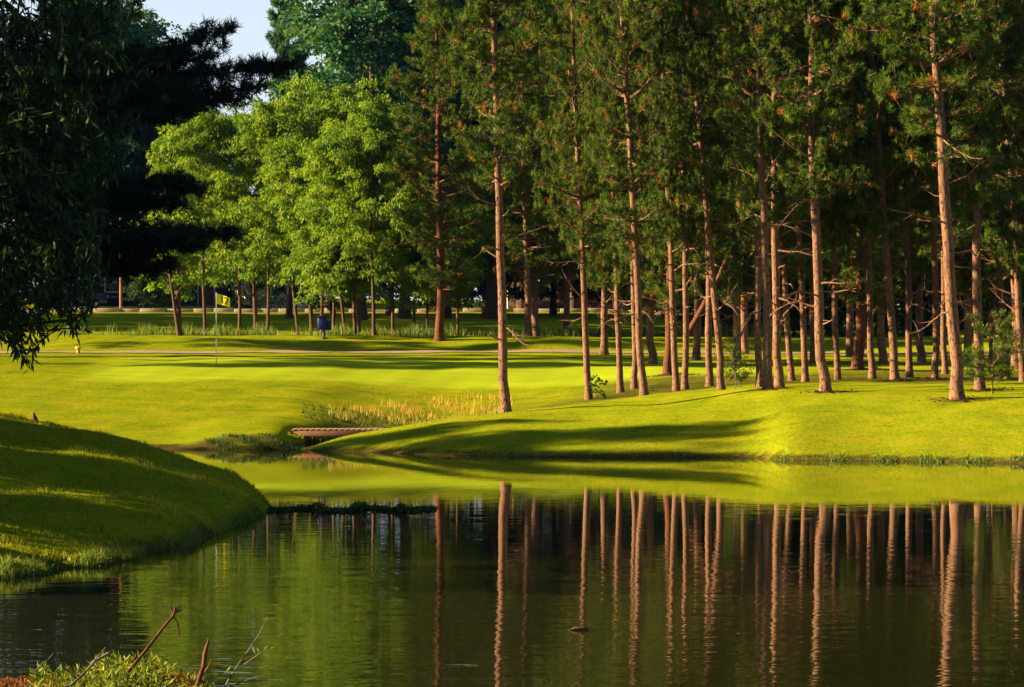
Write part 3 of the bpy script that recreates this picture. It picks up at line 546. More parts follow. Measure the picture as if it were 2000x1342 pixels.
# ------------------------------------------------------------------ near dark trees at the left
def bough_tree(seed, X, D, boughs, H, leaf, name, label):
    rg = np.random.default_rng(seed); T_ = MB(); C_ = MB(); z0 = gz(X, D)
    T_.tube([(0, 0, -.4), (0, 0, 0), (.05, 0, 1), (0, .1, 5), (.1, 0, 9), (0, 0, H)], [.36, .30, .25, .2, .14, .04], 10)
    tc = []; td = []
    for (za, ut, yt, Dt, up, dens) in boughs:
        tip = np.array([xat(ut, Dt) - X, Dt - D, zat(yt, Dt) - z0]); a = np.array([0, 0, za]); n = 9; L = np.linalg.norm(tip - a)
        t = np.linspace(0, 1, n + 1)[:, None]; p = a + (tip - a) * t; p[:, 2] += -up * L * (t[:, 0] * (1 - t[:, 0])) * 1.2; p[1:-1] += rg.normal(0, .04, (n - 1, 3))
        T_.tube(p, np.linspace(.055, .008, n + 1), 6)
        for q in range(int(L * 11 * dens)):
            s_ = rg.uniform(.22, 1) ** .8; k = min(n - 1, int(s_ * n)); b = p[k] + (p[k + 1] - p[k]) * (s_ * n - k); tt = unit(p[k + 1] - p[k])
            sd = unit(np.cross(tt, [0, 0, 1.])) * rg.choice([-1, 1]); l2 = (1 - s_ * .72) * rg.uniform(.2, .85)
            d = unit(tt * .9 + sd * rg.uniform(.1, .9) + np.array([0, 0, rg.uniform(-.12, .35)])); pp = limb_path(b, d, l2, rg, .3, 4, .12); T_.tube(pp, np.linspace(.012, .004, 5), 4, cap=False)
            for r_ in range(int(3 + 6 * l2)):
                kk = rg.integers(1, 5); tc.append(pp[kk] + rg.normal(0, .06, 3)); td.append(unit(pp[kk] - pp[kk - 1] + rg.normal(0, .35, 3) + np.array([0, 0, .15])))
    needles(C_, np.array(tc), np.array(td), 22, .13, .013, rg, .8)
    e = empty(name, (X, D, z0), 0, label=label, cat='pine tree'); T_.build('trunk', M['dark_bark'], e, True); C_.build('crown', M[leaf], e); return e
bt = []
for (za, ut, yt, Dt, up, de) in [(5.27, 572, 132, 42.5, .10, 2.2), (4.96, 500, 172, 41.5, .08, 1.6), (4.77, 470, 196, 43, .10, 1.8), (5.41, 442, 62, 42, .28, 1.6), (5.44, 415, 110, 43, .12, 2.0), (4.63, 380, 215, 42, .1, 2), (5.80, 190, 30, 42, .1, 1.4), (5.43, 215, 60, 43.5, .1, 2), (4.26, 250, 262, 41.5, .05, 1.6), (3.74, 230, 330, 43, .05, 1.6),
    (3.41, 388, 372, 42, -.02, 2.4), (3.20, 345, 400, 43, 0, 2.2), (2.72, 446, 462, 42, -.04, 2.2), (2.59, 385, 478, 41.5, -.02, 2.4), (2.27, 330, 520, 43, 0, 2.4), (2.42, 290, 500, 42, 0, 2.2), (3.97, 190, 300, 43, 0, 2), (3.50, 230, 360, 44, 0, 1.8), (4.43, 230, 240, 44, 0, 2.2), (4.82, 200, 190, 43, .05, 2.2), (2.65, 200, 470, 43, 0, 2.2), (5.36, 150, 120, 44, 0, 2), (4.74, 120, 200, 44, 0, 2), (3.04, 120, 420, 44, 0, 2), (3.97, 60, 300, 44, 0, 2)]:
    bt.append((za, ut, yt, Dt, up, de))
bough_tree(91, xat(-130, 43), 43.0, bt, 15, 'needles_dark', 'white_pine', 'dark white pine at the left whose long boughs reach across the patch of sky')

def hanging_tree(seed, X, D, u0, u1, ytab, n_sprays, H, name, label, leaf='leaf_dark'):
    """broadleaf with drooping sprays of long narrow leaves; ytab = lowest picture row of the foliage along u"""
    rg = np.random.default_rng(seed); T_ = MB(); C_ = MB(); z0 = gz(X, D)
    T_.tube([(0, 0, -.3), (0, 0, 0), (.08, 0, 1.2), (.0, 0, 3), (.1, .1, 5), (0, 0, H)], [.32, .26, .22, .18, .12, .03], 10)
    P = []; Dd = []; V_ = []
    k = 0
    while k < n_sprays:
        u = rg.uniform(u0, u1); lim = np.interp(u, [a for a, b in ytab], [b for a, b in ytab]); top = -260
        y = lim - abs(rg.normal(0, 1)) * 40 if rg.random() < .22 else rg.uniform(top, lim)
        edge = np.interp(y, [-300, 0, 120, 330, 480, 560, 660], [300, 265, 240, 240, 190, 195, 170]) + rg.normal(0, 14)
        if u > edge: continue
        Dt = D + rg.uniform(-1.9, 1.9); tip = np.array([xat(u, Dt) - X, Dt - D, zat(y, Dt) - z0]); k += 1
        L = rg.uniform(.35, .8); d0 = unit(np.array([rg.normal(.4, .5), rg.normal(0, .6), -.55])); st = tip - d0 * L
        p = np.array([st + (tip - st) * t + np.array([0, 0, .16 * L * math.sin(t * 3.14)]) for t in np.linspace(0, 1, 6)]); C_.tube(p, np.linspace(.008, .002, 6), 4, cap=False, var=.1)
        if rg.random() < .12:
            q = np.array([[0, 0, min(H - 1, max(1.5, st[2] - .9))], st * .5 + np.array([0, 0, .5 * st[2] * 0 + .5 * (st[2] - .3)]) * [0, 0, 1], st]); C_.tube(q, [.05, .03, .008], 5, cap=False, var=0)
        m = int(L * 34); s_ = rg.uniform(.05, 1, m); b = st + (tip - st) * s_[:, None] + np.array([0, 0, .16 * L]) * np.sin(s_ * 3.14)[:, None]
        P.append(b); Dd.append(unit(d0 * .5 + rg.normal(0, .55, (m, 3)) + np.array([0, 0, -.45]))); V_.append(np.clip(rg.normal(.45, .22, m), 0, 1))
    leaves(C_, np.vstack(P), np.vstack(Dd), .125, .03, rg, np.concatenate(V_), .3)
    e = empty(name, (X, D, z0), 0, label=label, cat='tree'); T_.build('trunk', M['dark_bark'], e, True); C_.build('crown', M[leaf], e); return e
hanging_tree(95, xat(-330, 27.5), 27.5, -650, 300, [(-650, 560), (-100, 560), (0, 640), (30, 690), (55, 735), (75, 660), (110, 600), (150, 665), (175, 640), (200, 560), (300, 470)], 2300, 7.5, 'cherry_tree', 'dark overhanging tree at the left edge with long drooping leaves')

# off-frame trees on the left bank that throw the long shadows (seen from a step aside)
def cast(xc, xt, yt, kd, v, s_, sxy): off.append((xc, yt - math.tan(SUN_AZ) * (xt - xc), kd, v, s_, sxy))
off = []
cast(-14, -5.5, 31.0, 's', 1, .5, .5); cast(-14.5, -5.5, 35.9, 's', 0, .5, .5); cast(-14, -5.5, 41.6, 's', 1, .55, .6); cast(-19, -5.5, 31.2, 's', 0, .6, .55); cast(-17, -5.5, 37.6, 's', 1, .5, .28); cast(-20, -5.5, 41, 's', 0, .65, .5); cast(-20, -5.5, 35.7, 's', 1, .6, .4); cast(-15, -6, 47.6, 's', 0, .50, .46)
cast(-14, -5.5, 25.4, 's', 0, .30, .22); cast(-15, -5.5, 27.2, 'l', 0, 1.25, 1.1); cast(-18, -6, 42.2, 'l', 2, 1.6, 1.5); cast(-24, -6, 39, 'l', 1, 1.7, 1.5); cast(-23, -6, 46, 'l', 0, 1.7, 1.4)
for k_ in range(6): cast(-50 - k_ * 2, 0, 125 + k_ * 7.2, 't', k_ % 2, 1.0, 1.0)
cast(-33, 3, 64.0, 'l', 1, 1.08, .8); cast(-35, 1.5, 62.0, 'l', 0, 1.0, .75); cast(-34, -3, 66.2, 'l', 0, .92, .5)
cast(-22, -4, 92.2, 'l', 2, 1.5, .72); cast(-24, -2, 94.2, 'l', 0, 1.6, .75); cast(-30, 0, 91.6, 'l', 1, 1.7, .6); cast(-27, -6, 104.3, 'l', 1, 1.45, .75); cast(-34, 0, 97.0, 'l', 3, 1.5, .4)
for k, (X, D, kd, v, s, sx) in enumerate(off):
    plant('bank_tree', {'s': shade, 'l': lv, 't': tall}[kd][v], None, D, 'tree on the bank beyond the left edge of the picture', 'tree', 'trees beyond the left edge', X=X, s=s, sxy=sx, rz=rr.uniform(0, 6.28))

# ------------------------------------------------------------------ grasses
def blades(mb, X, Yv, H, W, rg, var, lean=.35, seg=2):
    K = len(X); Z = hgt(X, Yv); B = np.stack([X, Yv, Z - .01], -1); a = rg.uniform(0, 6.28, K)
    side = np.stack([np.cos(a), np.sin(a), np.zeros(K)], -1) * (W / 2)[:, None]; ln = np.stack([rg.normal(0, lean, K), rg.normal(0, lean, K), np.ones(K)], -1)
    mid = B + unit(ln * np.array([.5, .5, 1])) * (H * .55)[:, None]; tip = B + unit(ln * np.array([1.2, 1.2, 1])) * H[:, None]
    V = np.stack([B - side, B + side, mid + side * .7, mid - side * .7, tip], 1).reshape(-1, 3); o = np.arange(K)[:, None] * 5
    n0 = mb.n; mb.add(V, o + np.array([[0, 1, 2, 3]]), var); mb.v.append(np.zeros((0, 3))); mb.f.append(n0 + o + np.array([[3, 2, 4]])); mb.var.append(np.asarray(var, float))
rg = np.random.default_rng(21)
# reeds behind the back rim
mb = MB(); n = 15000; U = rg.uniform(120, 1500, n); D = rg.uniform(109.4, 112.5, n); X = xat(U, D)
dens = .55 + .45 * np.sin(X * 1.3) * np.cos(X * .47 + 1); keep = rg.random(n) < dens; X, D = X[keep], D[keep]; n = len(X)
blades(mb, X, D, rg.uniform(.3, .8, n) * (.65 + .4 * np.sin(X * 2.1) ** 2), rg.uniform(.02, .045, n), rg, np.clip(rg.normal(.4, .3, n), 0, 1), .22)
tag(mb.build('reeds', M['reed']), 'strip of tall green and straw coloured reeds along the back rim', 'reeds', kind='stuff')
# golden tall grass behind the bridge
mb = MB(); n = 16000; U = rg.uniform(640, 1000, n); D = rg.uniform(76.5, 84, n); tt = (U - 640) / 360
lim = 79.5 + 4.5 * np.clip(tt * 1.3, 0, 1) + rg.normal(0, .8, n); keep = (D < lim) & (rg.random(n) < .05 + .36 * (np.sin(U * .05 + D * 1.7) * .5 + .5) ** 2); U, D = U[keep], D[keep]; n = len(U)
blades(mb, xat(U, D), D, rg.uniform(.06, .25, n), rg.uniform(.010, .022, n), rg, np.clip(.25 + .5 * (D - 77) / 5 + rg.normal(0, .22, n), 0, 1), .2)
tag(mb.build('tall_grass', M['gold_grass']), 'patch of golden tall grass in the hollow between the bridge and the lone pine', 'grass', kind='stuff')
# green weeds low in the creek hollow and on its bank
mb = MB(); n = 9000; U = rg.uniform(400, 1000, n); D = np.where(U < 590, rg.uniform(66.9, 68.2, n), rg.uniform(75, 79.5, n)); keep = (rg.random(n) < .05 + .6 * np.sin(U * .045 + D * 3) ** 4); U, D = U[keep], D[keep]; n = len(U)
X = xat(U, D); keep = hgt(X, D) > 0; X, D = X[keep], D[keep]; n = len(X)
blades(mb, X, D, rg.uniform(.04, .13, n), rg.uniform(.015, .03, n), rg, np.clip(rg.normal(.2, .25, n), 0, 1), .5)
tag(mb.build('creek_weeds', M['leaf_mid']), 'low green weeds along the creek banks beside the footbridge', 'weeds', kind='stuff')
# turf blades: near mound
mb = MB(); n = 90000; U = rg.uniform(-60, 545, n); D = rg.uniform(26, 50, n); X = xat(U, D); h = hgt(X, D); keep = h > .02; X, D = X[keep], D[keep]; n = len(X)
blades(mb, X, D, rg.uniform(.02, .05, n) * (1 + 1.2 * (np.sin(X * 7 + np.sin(D * 5)) * np.sin(D * 3.1 + X) > .55)), rg.uniform(.006, .012, n), rg, np.clip(rg.normal(.45, .25, n), 0, 1), .7)
tag(mb.build('mound_grass', M['turf']), 'short grass blades covering the shaded near mound', 'grass', kind='stuff')
mb = MB(); n = 45000; U = rg.uniform(580, 2060, n); D0 = np.interp(U, [580, 850, 990, 1480, 1530, 1700, 2060], [65.8, 62.8, 61.8, 61.3, 59.6, 59.1, 57.6]); D = D0 + np.abs(rg.normal(0, 1, n)) ** 1.3 * 3.2; X = xat(U, D); h = hgt(X, D); keep = (h > .01) & (D < 74); X, D = X[keep], D[keep]; n = len(X)
blades(mb, X, D, rg.uniform(.02, .05, n), rg.uniform(.008, .016, n), rg, np.clip(rg.normal(.55, .22, n), 0, 1), .8)
tag(mb.build('bank_grass', M['turf']), 'short grass blades on the sunlit bank below the pine grove', 'grass', kind='stuff')
mb = MB(); n = 9000; U = rg.uniform(-60, 545, n); D0 = np.interp(U, [-60, 0, 200, 360, 430, 470, 515, 545], [25.9, 26.3, 28.1, 30.9, 33.4, 35.3, 37.5, 39.0]); D = D0 + rg.uniform(-.1, .5, n); X = xat(U, D); h = hgt(X, D); keep = (h > -.02) & (h < .16) & (rg.random(n) < .15 + .85 * (np.sin(U * .083 + 2 * np.sin(U * .021)) > .1)); X, D = X[keep], D[keep]; n = len(X)
blades(mb, X, D, rg.uniform(.04, .17, n), rg.uniform(.006, .014, n), rg, np.clip(rg.normal(.35, .3, n), 0, 1), .6)
tag(mb.build('mound_shore_weeds', M['reed']), 'ragged weeds hanging over the water edge of the near mound', 'weeds', kind='stuff')
# shore weeds at right (dark tufts at the waterline)
mb = MB(); n = 5000; U = np.concatenate([rg.normal(1515, 12, 500), rg.normal(1640, 25, 500), rg.normal(1820, 30, 700), rg.uniform(1700, 2060, 3300)]); n = len(U)
D = np.interp(U, [1480, 1530, 1700, 2060], [61.5, 59.7, 59.15, 57.7]) + rg.normal(.05, .12, n); X = xat(U, D)
blades(mb, X, D, rg.uniform(.02, .085, n) * (.4 + .9 * (np.sin(U * .07) > .1)), rg.uniform(.012, .03, n), rg, np.clip(rg.normal(.3, .3, n), 0, 1), .7)
tag(mb.build('shore_weeds', M['reed']), 'ragged weeds at the waterline of the right bank', 'weeds', kind='stuff')
# floating weed mat
mb = MB(); n = 3600; t = rg.random(n); U = 520 + 330 * t ** 1.15; yr = 996 + rg.normal(0, 1.7, n) + 2.5 * np.sin(U * .05) * np.interp(U, [520, 600, 700, 780, 860], [.7, .8, 1.3, .9, .3]); D = 10973 / (yr - 715)
X = xat(U, D); hh = np.interp(U, [520, 600, 660, 760, 800, 870], [.3, .5, 1, 1, .5, .2]) * (.35 + .65 * (np.sin(U * .11) * np.sin(U * .037 + 1) > .05)); P = np.stack([X, D, rg.uniform(.004, .02, n) + rg.random(n) ** 2 * .055 * (hh > .6)], -1)
leaves(mb, P, unit(np.stack([rg.normal(0, 1, n), rg.normal(0, 1, n), np.abs(rg.normal(0, .8, n)) * hh], -1)), .055, .03, rg, rg.random(n), .5)
for k in range(16):
    u = rg.choice([540, 556, 606, 612, 626, 628, 690, 728, 760]) + rg.normal(0, 5); d = 39.6 + rg.normal(0, .5); x = xat(u, d); hgh = rg.uniform(.06, .16)
    mb.tube([(x, d, 0), (x + rg.normal(0, .015), d, hgh * .6), (x + rg.uniform(.0, .06), d, hgh)], [.005, .004, .003], 4, var=.3)
tag(mb.build('water_weeds', M['weed']), 'mat of dark floating water weeds off the tip of the near mound', 'water weeds', kind='stuff')

# ------------------------------------------------------------------ footbridge
M['plank'] = plain('bridge_plank', (.34, .19, .12), .8, .2, .35, 6); M['beam'] = plain('bridge_beam', (.30, .14, .07), .85, .2, .35, 5)
D = 71.6; xl, xr = xat(570, D), xat(760, D); zt = zat(838, D)
e = empty('footbridge', ((xl + xr) / 2, D + .5, 0), 0, label='low wooden footbridge over the creek mouth, partly behind the grassy ridge', cat='bridge')
cx = (xl + xr) / 2
mb = MB(); w = .145; x = xl
while x < xr: mb.box((x + w / 2 - cx, 0, zt - .02), (w - .012, 1.15, .04)); x += w
mb.build('deck', M['plank'], e, bevel=.004)
for dy in (-.52, .52):
    mb = MB(); mb.box((0, dy, zt - .11), (xr - xl - .1, .09, .135)); mb.build('side_beam', M['beam'], e, bevel=.006)
for dx in (xl + .14 - cx, xl + .26 - cx): pass
mb = MB(); mb.box((xl + .19 - cx, 0, .03), (.24, 1.0, zt * 2 - .42 - .02)); mb.build('abutment', M['beam'], e, bevel=.01)
for k in range(5):
    mb = MB(); xx = xl + .5 + k * .2 - cx; mb.tube([(xx, -.35 + .1 * k, -.3), (xx + .01, -.35 + .1 * k, zt - .18)], [.014, .012], 6); mb.build('prop_stick', M['grey_bark'], e)
# bush below the abutment
plant('bank_bush', make_leafy(74, H=.34, base=.02, R=.26, clumps=22, per=26, L=.06, W=.035, leaf='leaf_bright', r0=.006, cr=.09, droop=.3), 577, 70.4, 'small light green bush under the end of the footbridge', 'bush', z=-.02)

# ------------------------------------------------------------------ flag
FD = 90.0; fx = xat(422.5, FD); fz = gz(fx, FD)
M['pole'] = plain('pole_paint', (.62, .60, .52), .4, .5, .1, 20); M['flag'] = plain('flag_cloth', (.80, .68, .01), .8, .2, .08, 6); M['ink'] = plain('flag_ink', (.01, .012, .01), .7, .2, .2, 30)
e = empty('golf_flag', (fx, FD, fz), 0, label='golf flagstick with a yellow flag numbered 17 standing on the green', cat='golf flag')
top = zat(571, FD) - fz
mb = MB(); mb.lathe([(.0, -.1), (.016, -.1), (.015, .9), (.013, top - .02), (.010, top), (0, top + .006)], sides=12); mb.build('pole', M['pole'], e, True)
mb = MB(); mb.lathe([(.052, .003), (.055, .006), (.049, .006), (.048, -.05), (0, -.05)], sides=20); mb.build('cup', M['ink'], e)
# flag sheet
def flagpt(a, b):     # a along 0..1, b down 0..1
    x = .015 + a * .42 ; z = top - .03 - b * .34 - a * .10 - a * a * .05 + .03 * a * b; y = .035 * math.sin(a * 6.0 + b * 1.2) * a
    return (x, y, z)
nA, nB = 20, 10; V = [flagpt(a / nA, b / nB) for a in range(nA + 1) for b in range(nB + 1)]; Fq = [[a * (nB + 1) + b, a * (nB + 1) + b + 1, (a + 1) * (nB + 1) + b + 1, (a + 1) * (nB + 1) + b] for a in range(nA) for b in range(nB)]
mb = MB(); mb.add(V, Fq); fl = mb.build('flag', M['flag'], e, True); so = fl.modifiers.new('thickness', 'SOLIDIFY'); so.thickness = .004; so.offset = 0
def glyph(polys, off_y=-.006):
    mb = MB()
    for (a0, b0, a1, b1, wd) in polys:       # thick stroke in flag coordinates
        n = 6; dx, dy = (a1 - a0) * .42, (b1 - b0) * .34; l = math.hypot(dx, dy); px_, py_ = -dy / l * wd / 2 / .42, dx / l * wd / 2 / .34; V = []
        for k in range(n + 1):
            t = k / n
            for s_ in (-1, 1):
                p = flagpt(a0 + (a1 - a0) * t + px_ * s_, b0 + (b1 - b0) * t + py_ * s_); V.append((p[0], p[1] + off_y, p[2]))
        mb.add(V, [[2 * k, 2 * k + 1, 2 * k + 3, 2 * k + 2] for k in range(n)])
    return mb
mb = glyph([(.40, .18, .40, .82, .036), (.40, .18, .31, .32, .028), (.55, .20, .86, .20, .036), (.86, .20, .66, .82, .036)]); mb.build('number', M['ink'], e)
# ------------------------------------------------------------------ dark blue box on a post
M['navy'] = plain('navy_plastic', (.004, .010, .11), .5, .4, .2, 8); M['navy_post'] = plain('navy_post', (.006, .008, .05), .6, .3, .2, 8); M['yellow'] = plain('yellow_paint', (.70, .38, .02), .5, .4, .1, 10); M['white'] = plain('white_plastic', (.5, .65, .75), .4, .5, .05, 10)
BD = 106.2; bx = xat(633, BD); bz = gz(bx, BD)
e = empty('bin', (bx, BD, bz), 0, label='dark blue box shaped course bin on a post in front of the back rim trees', cat='bin')
mb = MB(); mb.box((-.06, 0, .55), (.34, .28, .44)); mb.build('box', M['navy'], e, bevel=.03)
mb = MB(); mb.box((-.06, 0, .80), (.40, .33, .05)); mb.box((-.06, 0, .84), (.28, .24, .03)); mb.build('lid', M['navy_post'], e, bevel=.012)
mb = MB(); mb.lathe([(.0, .3), (.09, .32), (.10, .62), (.09, .66), (0, .67)], (.19, -.02, 0), 14); mb.build('ball_washer', M['navy'], e, True)
mb = MB(); mb.tube([(0, 0, -.1), (0, 0, .36)], [.045, .045], 10); mb.lathe([(.11, .0), (.11, .03), (.05, .05)], sides=14); mb.build('post', M['navy_post'], e)
# yellow marker
YD = 99.6; yx = xat(153, YD)
e = empty('marker_post', (yx, YD, gz(yx, YD)), 0, label='short yellow marker post with a wider cap beside the cart path', cat='marker')
mb = MB(); mb.lathe([(0, -.03), (.062, -.03), (.06, .15), (0, .15)], sides=14); mb.build('post', plain('orange_paint', (.60, .22, .02), .5, .4, .1, 10), e, True)
mb = MB(); mb.lathe([(0, .15), (.10, .15), (.11, .165), (.11, .225), (.095, .24), (0, .245)], sides=16); mb.build('cap', M['yellow'], e, True)
for k, (u, lab) in enumerate([(1012, 'left of two small pale golf balls in the shaded grass right of the lone pine'), (1020, 'right of two small pale golf balls in the shaded grass right of the lone pine')]):
    d = 105.2; mb = MB(); prof = [(.055 * math.sin(t), .05 - .055 * math.cos(t)) for t in np.linspace(0.01, 3.13, 9)]; mb.lathe(prof, sides=12)
    o = mb.build('tee_marker', M['white'], smooth=True); o.location = (xat(u, d), d, gz(xat(u, d), d)); tag(o, lab.replace('golf balls', 'tee markers'), 'tee marker', 'pale tee markers')

# ------------------------------------------------------------------ robin on the mound
M['feather'] = plain('robin_feather', (.05, .035, .03), .8, .2, .3, 60)
m_, nt, o_ = mat('robin_body'); tc = nt.nodes.new('ShaderNodeTexCoord'); sp = nt.nodes.new('ShaderNodeSeparateXYZ'); nt.links.new(tc.outputs['Object'], sp.inputs[0])
c = ramp(nt, sp.outputs[0], [(.0, (.30, .05, .015)), (.5, (.30, .05, .015)), (.56, (.035, .025, .02))]); mr = nt.nodes.new('ShaderNodeMapRange'); nt.links.new(sp.outputs[0], mr.inputs[0]); mr.inputs[1].default_value = -.06; mr.inputs[2].default_value = .06
nt.links.new(mr.outputs[0], c.node.inputs[0]); p = N(nt, 'ShaderNodeBsdfPrincipled', Roughness=.85); nt.links.new(c, p.inputs['Base Color']); nt.links.new(p.outputs[0], o_.inputs[0])
rd = 45.2; rx = xat(67, rd); e = empty('robin', (rx, rd, gz(rx, rd)), 0, label='small upright robin with a reddish breast standing on top of the near mound', cat='bird')
mb = MB(); mb.tube([(.055, 0, .02), (.04, 0, .045), (.018, 0, .075), (.002, 0, .105), (-.008, 0, .13), (-.010, 0, .150), (-.014, 0, .166), (-.018, 0, .178)], [.006, .024, .037, .038, .030, .023, .024, .010], 14); mb.build('body', m_, e, True)
mb = MB(); mb.tube([(-.034, 0, .168), (-.05, 0, .164)], [.006, .001], 8); mb.build('beak', M['yellow'], e)
mb = MB(); mb.tube([(.05, 0, .035), (.075, 0, .0), (.088, 0, -.012)], [.011, .012, .009], 6); mb.build('tail', M['feather'], e)
for s_ in (-1, 1):
    mb = MB(); mb.tube([(.0, .032 * s_, .125), (.025, .036 * s_, .09), (.055, .022 * s_, .03)], [.008, .014, .003], 8); mb.build('wing', M['feather'], e, True)
    mb = MB(); mb.tube([(.012, .014 * s_, .06), (.008, .015 * s_, .025), (.006, .015 * s_, .0)], [.006, .003, .003], 6)
    for t in (-.5, 0, .5, 3.14): mb.tube([(.006, .015 * s_, .003), (.006 - .02 * math.cos(t), .015 * s_ + .02 * math.sin(t), .001)], [.0025, .0015], 4)
    mb.build('leg', M['yellow'], e)
    mb = MB(); mb.lathe([(.004 * math.sin(t), -.004 * math.cos(t)) for t in np.linspace(.01, 3.13, 6)], (-.022, .021 * s_, .168), 8); mb.build('eye', M['ink'], e)

# ------------------------------------------------------------------ houses, car, poles
M['siding'] = plain('dark_siding', (.012, .015, .05), .8, .2, .2, 1.5); M['tan'] = plain('tan_siding', (.42, .24, .13), .85, .2, .15, 1.5); M['roofm'] = plain('roof_shingle', (.035, .05, .075), .85, .2, .3, 4); M['brick'] = plain('brick_red', (.40, .16, .10), .9, .2, .3, 6)
M['trim'] = plain('white_trim', (.55, .5, .4), .6, .3, .08, 4); M['glass'] = plain('window_glass', (.02, .03, .06), .08, .9, .1, 3); M['brown_door'] = plain('brown_panel', (.14, .05, .03), .7, .3, .2, 5)
def house(name, X, D, rot, w, d, h, roof_h, wall, label, front_items):
    z0 = gz(X, D) - .15; e = empty(name, (X, D, z0), rot, label=label, cat='house')
    mb = MB(); mb.box((0, 0, h / 2), (w, d, h)); 
    mb.add([(-w / 2, -d / 2, h), (-w / 2, d / 2, h), (-w / 2, 0, h + roof_h), (w / 2, -d / 2, h), (w / 2, d / 2, h), (w / 2, 0, h + roof_h)], [[0, 1, 2], [3, 5, 4]]); mb.build('wall', M[wall], e)
    mb = MB(); o = .45; t = .14; zz = h - o * roof_h / (d / 2)
    V = []; 
    for x in (-w / 2 - o, w / 2 + o):
        for (yy, z_) in ((-d / 2 - o, zz), (0, h + roof_h), (d / 2 + o, zz), (d / 2 + o, zz + t), (0, h + roof_h + t), (-d / 2 - o, zz + t)): V.append((x, yy, z_ + .01))
    mb.add(V, [[0, 1, 7, 6], [1, 2, 8, 7], [2, 3, 9, 8], [3, 4, 10, 9], [4, 5, 11, 10], [5, 0, 6, 11], [0, 5, 4, 1], [1, 4, 3, 2], [6, 7, 10, 11], [7, 8, 9, 10]]); rf = mb.build('roof', M['roofm'], e)
    mb = MB(); mb.box((w * .25, d * .1, h + roof_h + .3), (.7, .6, 1.3)); mb.build('chimney', M['brick'], rf)
    mb = MB(); mb.box((0, -d / 2 - o - .05, zz + .02), (w + 2 * o, .1, .13)); mb.build('gutter', M['roofm'], rf)
    for (kind, x, z, ww, hh, mt) in front_items:
        mb = MB(); f = .08
        if kind == 'panel':
            mb.box((x, -d / 2 - .03, z), (ww, .06, hh)); mb.build('wall_panel', M[mt], e); continue
        mb.box((x, -d / 2 - .02, z + hh / 2 + f / 2), (ww + 2 * f, .08, f)); mb.box((x, -d / 2 - .02, z - hh / 2 - f / 2), (ww + 2 * f, .08, f))
        for s_ in (-1, 1): mb.box((x + s_ * (ww / 2 + f / 2), -d / 2 - .02, z), (f, .08, hh))
        if kind == 'window':
            pr = MB(); pr.box((x, -d / 2 - .01, z), (ww, .04, hh)); pane = pr.build('window', M['glass'], e); mb.build('frame', M['trim'], pane)
        else:
            pr = MB(); pr.box((x, -d / 2 - .01, z), (ww, .05, hh)); 
            for q in range(4): pr.box((x, -d / 2 - .04, z - hh / 2 + (q + .5) * hh / 4), (ww - .1, .03, hh / 4 - .06))
            dr = pr.build('garage_door' if kind == 'garage' else 'door', M[mt], e); mb.build('frame', M['trim'], dr)
    return e
house('house', xat(330, 186), 188, math.radians(13), 13.5, 7, 2.7, 1.7, 'siding', 'dark blue shaded house with a grey roof behind the forked tree', [('window', -4, 1.5, 1.4, 1.1, None), ('window', -.8, 1.5, 1.4, 1.1, None), ('door', 1.8, 1.1, 1.0, 2.1, 'brown_door'), ('panel', 5.0, 1.3, 2.6, 2.3, 'brown_door')])
house('garage', xat(528, 181), 182, math.radians(-55), 3.2, 3.6, 2.1, .8, 'trim', 'small cream garage glowing in the sun right of the flag', [('garage', 0, 1.05, 2.6, 2.0, 'trim')])
house('house', xat(1170, 178), 181, math.radians(-14), 12.5, 7, 2.7, 1.8, 'tan', 'tan house with brick and white framed windows glimpsed behind the pine grove', [('panel', .8, 1.35, 1.7, 2.5, 'brick'), ('window', 2.6, 1.4, 1.0, 1.3, None), ('window', -3.6, 1.4, 1.2, 1.2, None), ('door', -1.6, 1.15, 1.0, 2.1, 'brown_door')])
# car
cd = 177; cx_ = xat(140, cd); e = empty('parked_car', (cx_, cd, gz(cx_, cd)), math.radians(8), label='parked dark blue car glinting behind the overhanging leaves at the left', cat='car')
M['carpaint'] = plain('car_paint', (.01, .018, .07), .25, .7, .1, 2, .3); M['tyre'] = plain('tyre_rubber', (.015, .015, .015), .9, .2, .2, 10); M['rim'] = plain('rim_metal', (.5, .5, .52), .3, .6, .1, 10, .9); M['lamp'] = plain('tail_lamp', (.35, .02, .01), .3, .6, .1, 10)
def prism(prof, w0, w1f=None):
    n = len(prof); V = [(x, -w0 / 2 + (w1f(z) if w1f else 0), z) for x, z in prof] + [(x, w0 / 2 - (w1f(z) if w1f else 0), z) for x, z in prof]; mb = MB()
    mb.add(V, [list(range(n))]); mb.v.append(np.zeros((0, 3))); mb.f.append(np.array([list(range(2 * n - 1, n - 1, -1))]) + mb.n - 2 * n); mb.var.append(np.array([.5]))
    mb.v.append(np.zeros((0, 3))); mb.f.append(np.array([[i, i + n, (i + 1) % n + n, (i + 1) % n] for i in range(n)]) + mb.n - 2 * n); mb.var.append(np.full(n, .5)); return mb
body = [(-2.2, .32), (-2.25, .6), (-2.15, .85), (-1.45, .95), (-.85, 1.36), (-.4, 1.45), (.7, 1.44), (1.5, 1.02), (2.1, .92), (2.22, .7), (2.2, .32)]
prism(body, 1.75, lambda z: max(0, z - .9) * .32).build('body', M['carpaint'], e, bevel=.05)
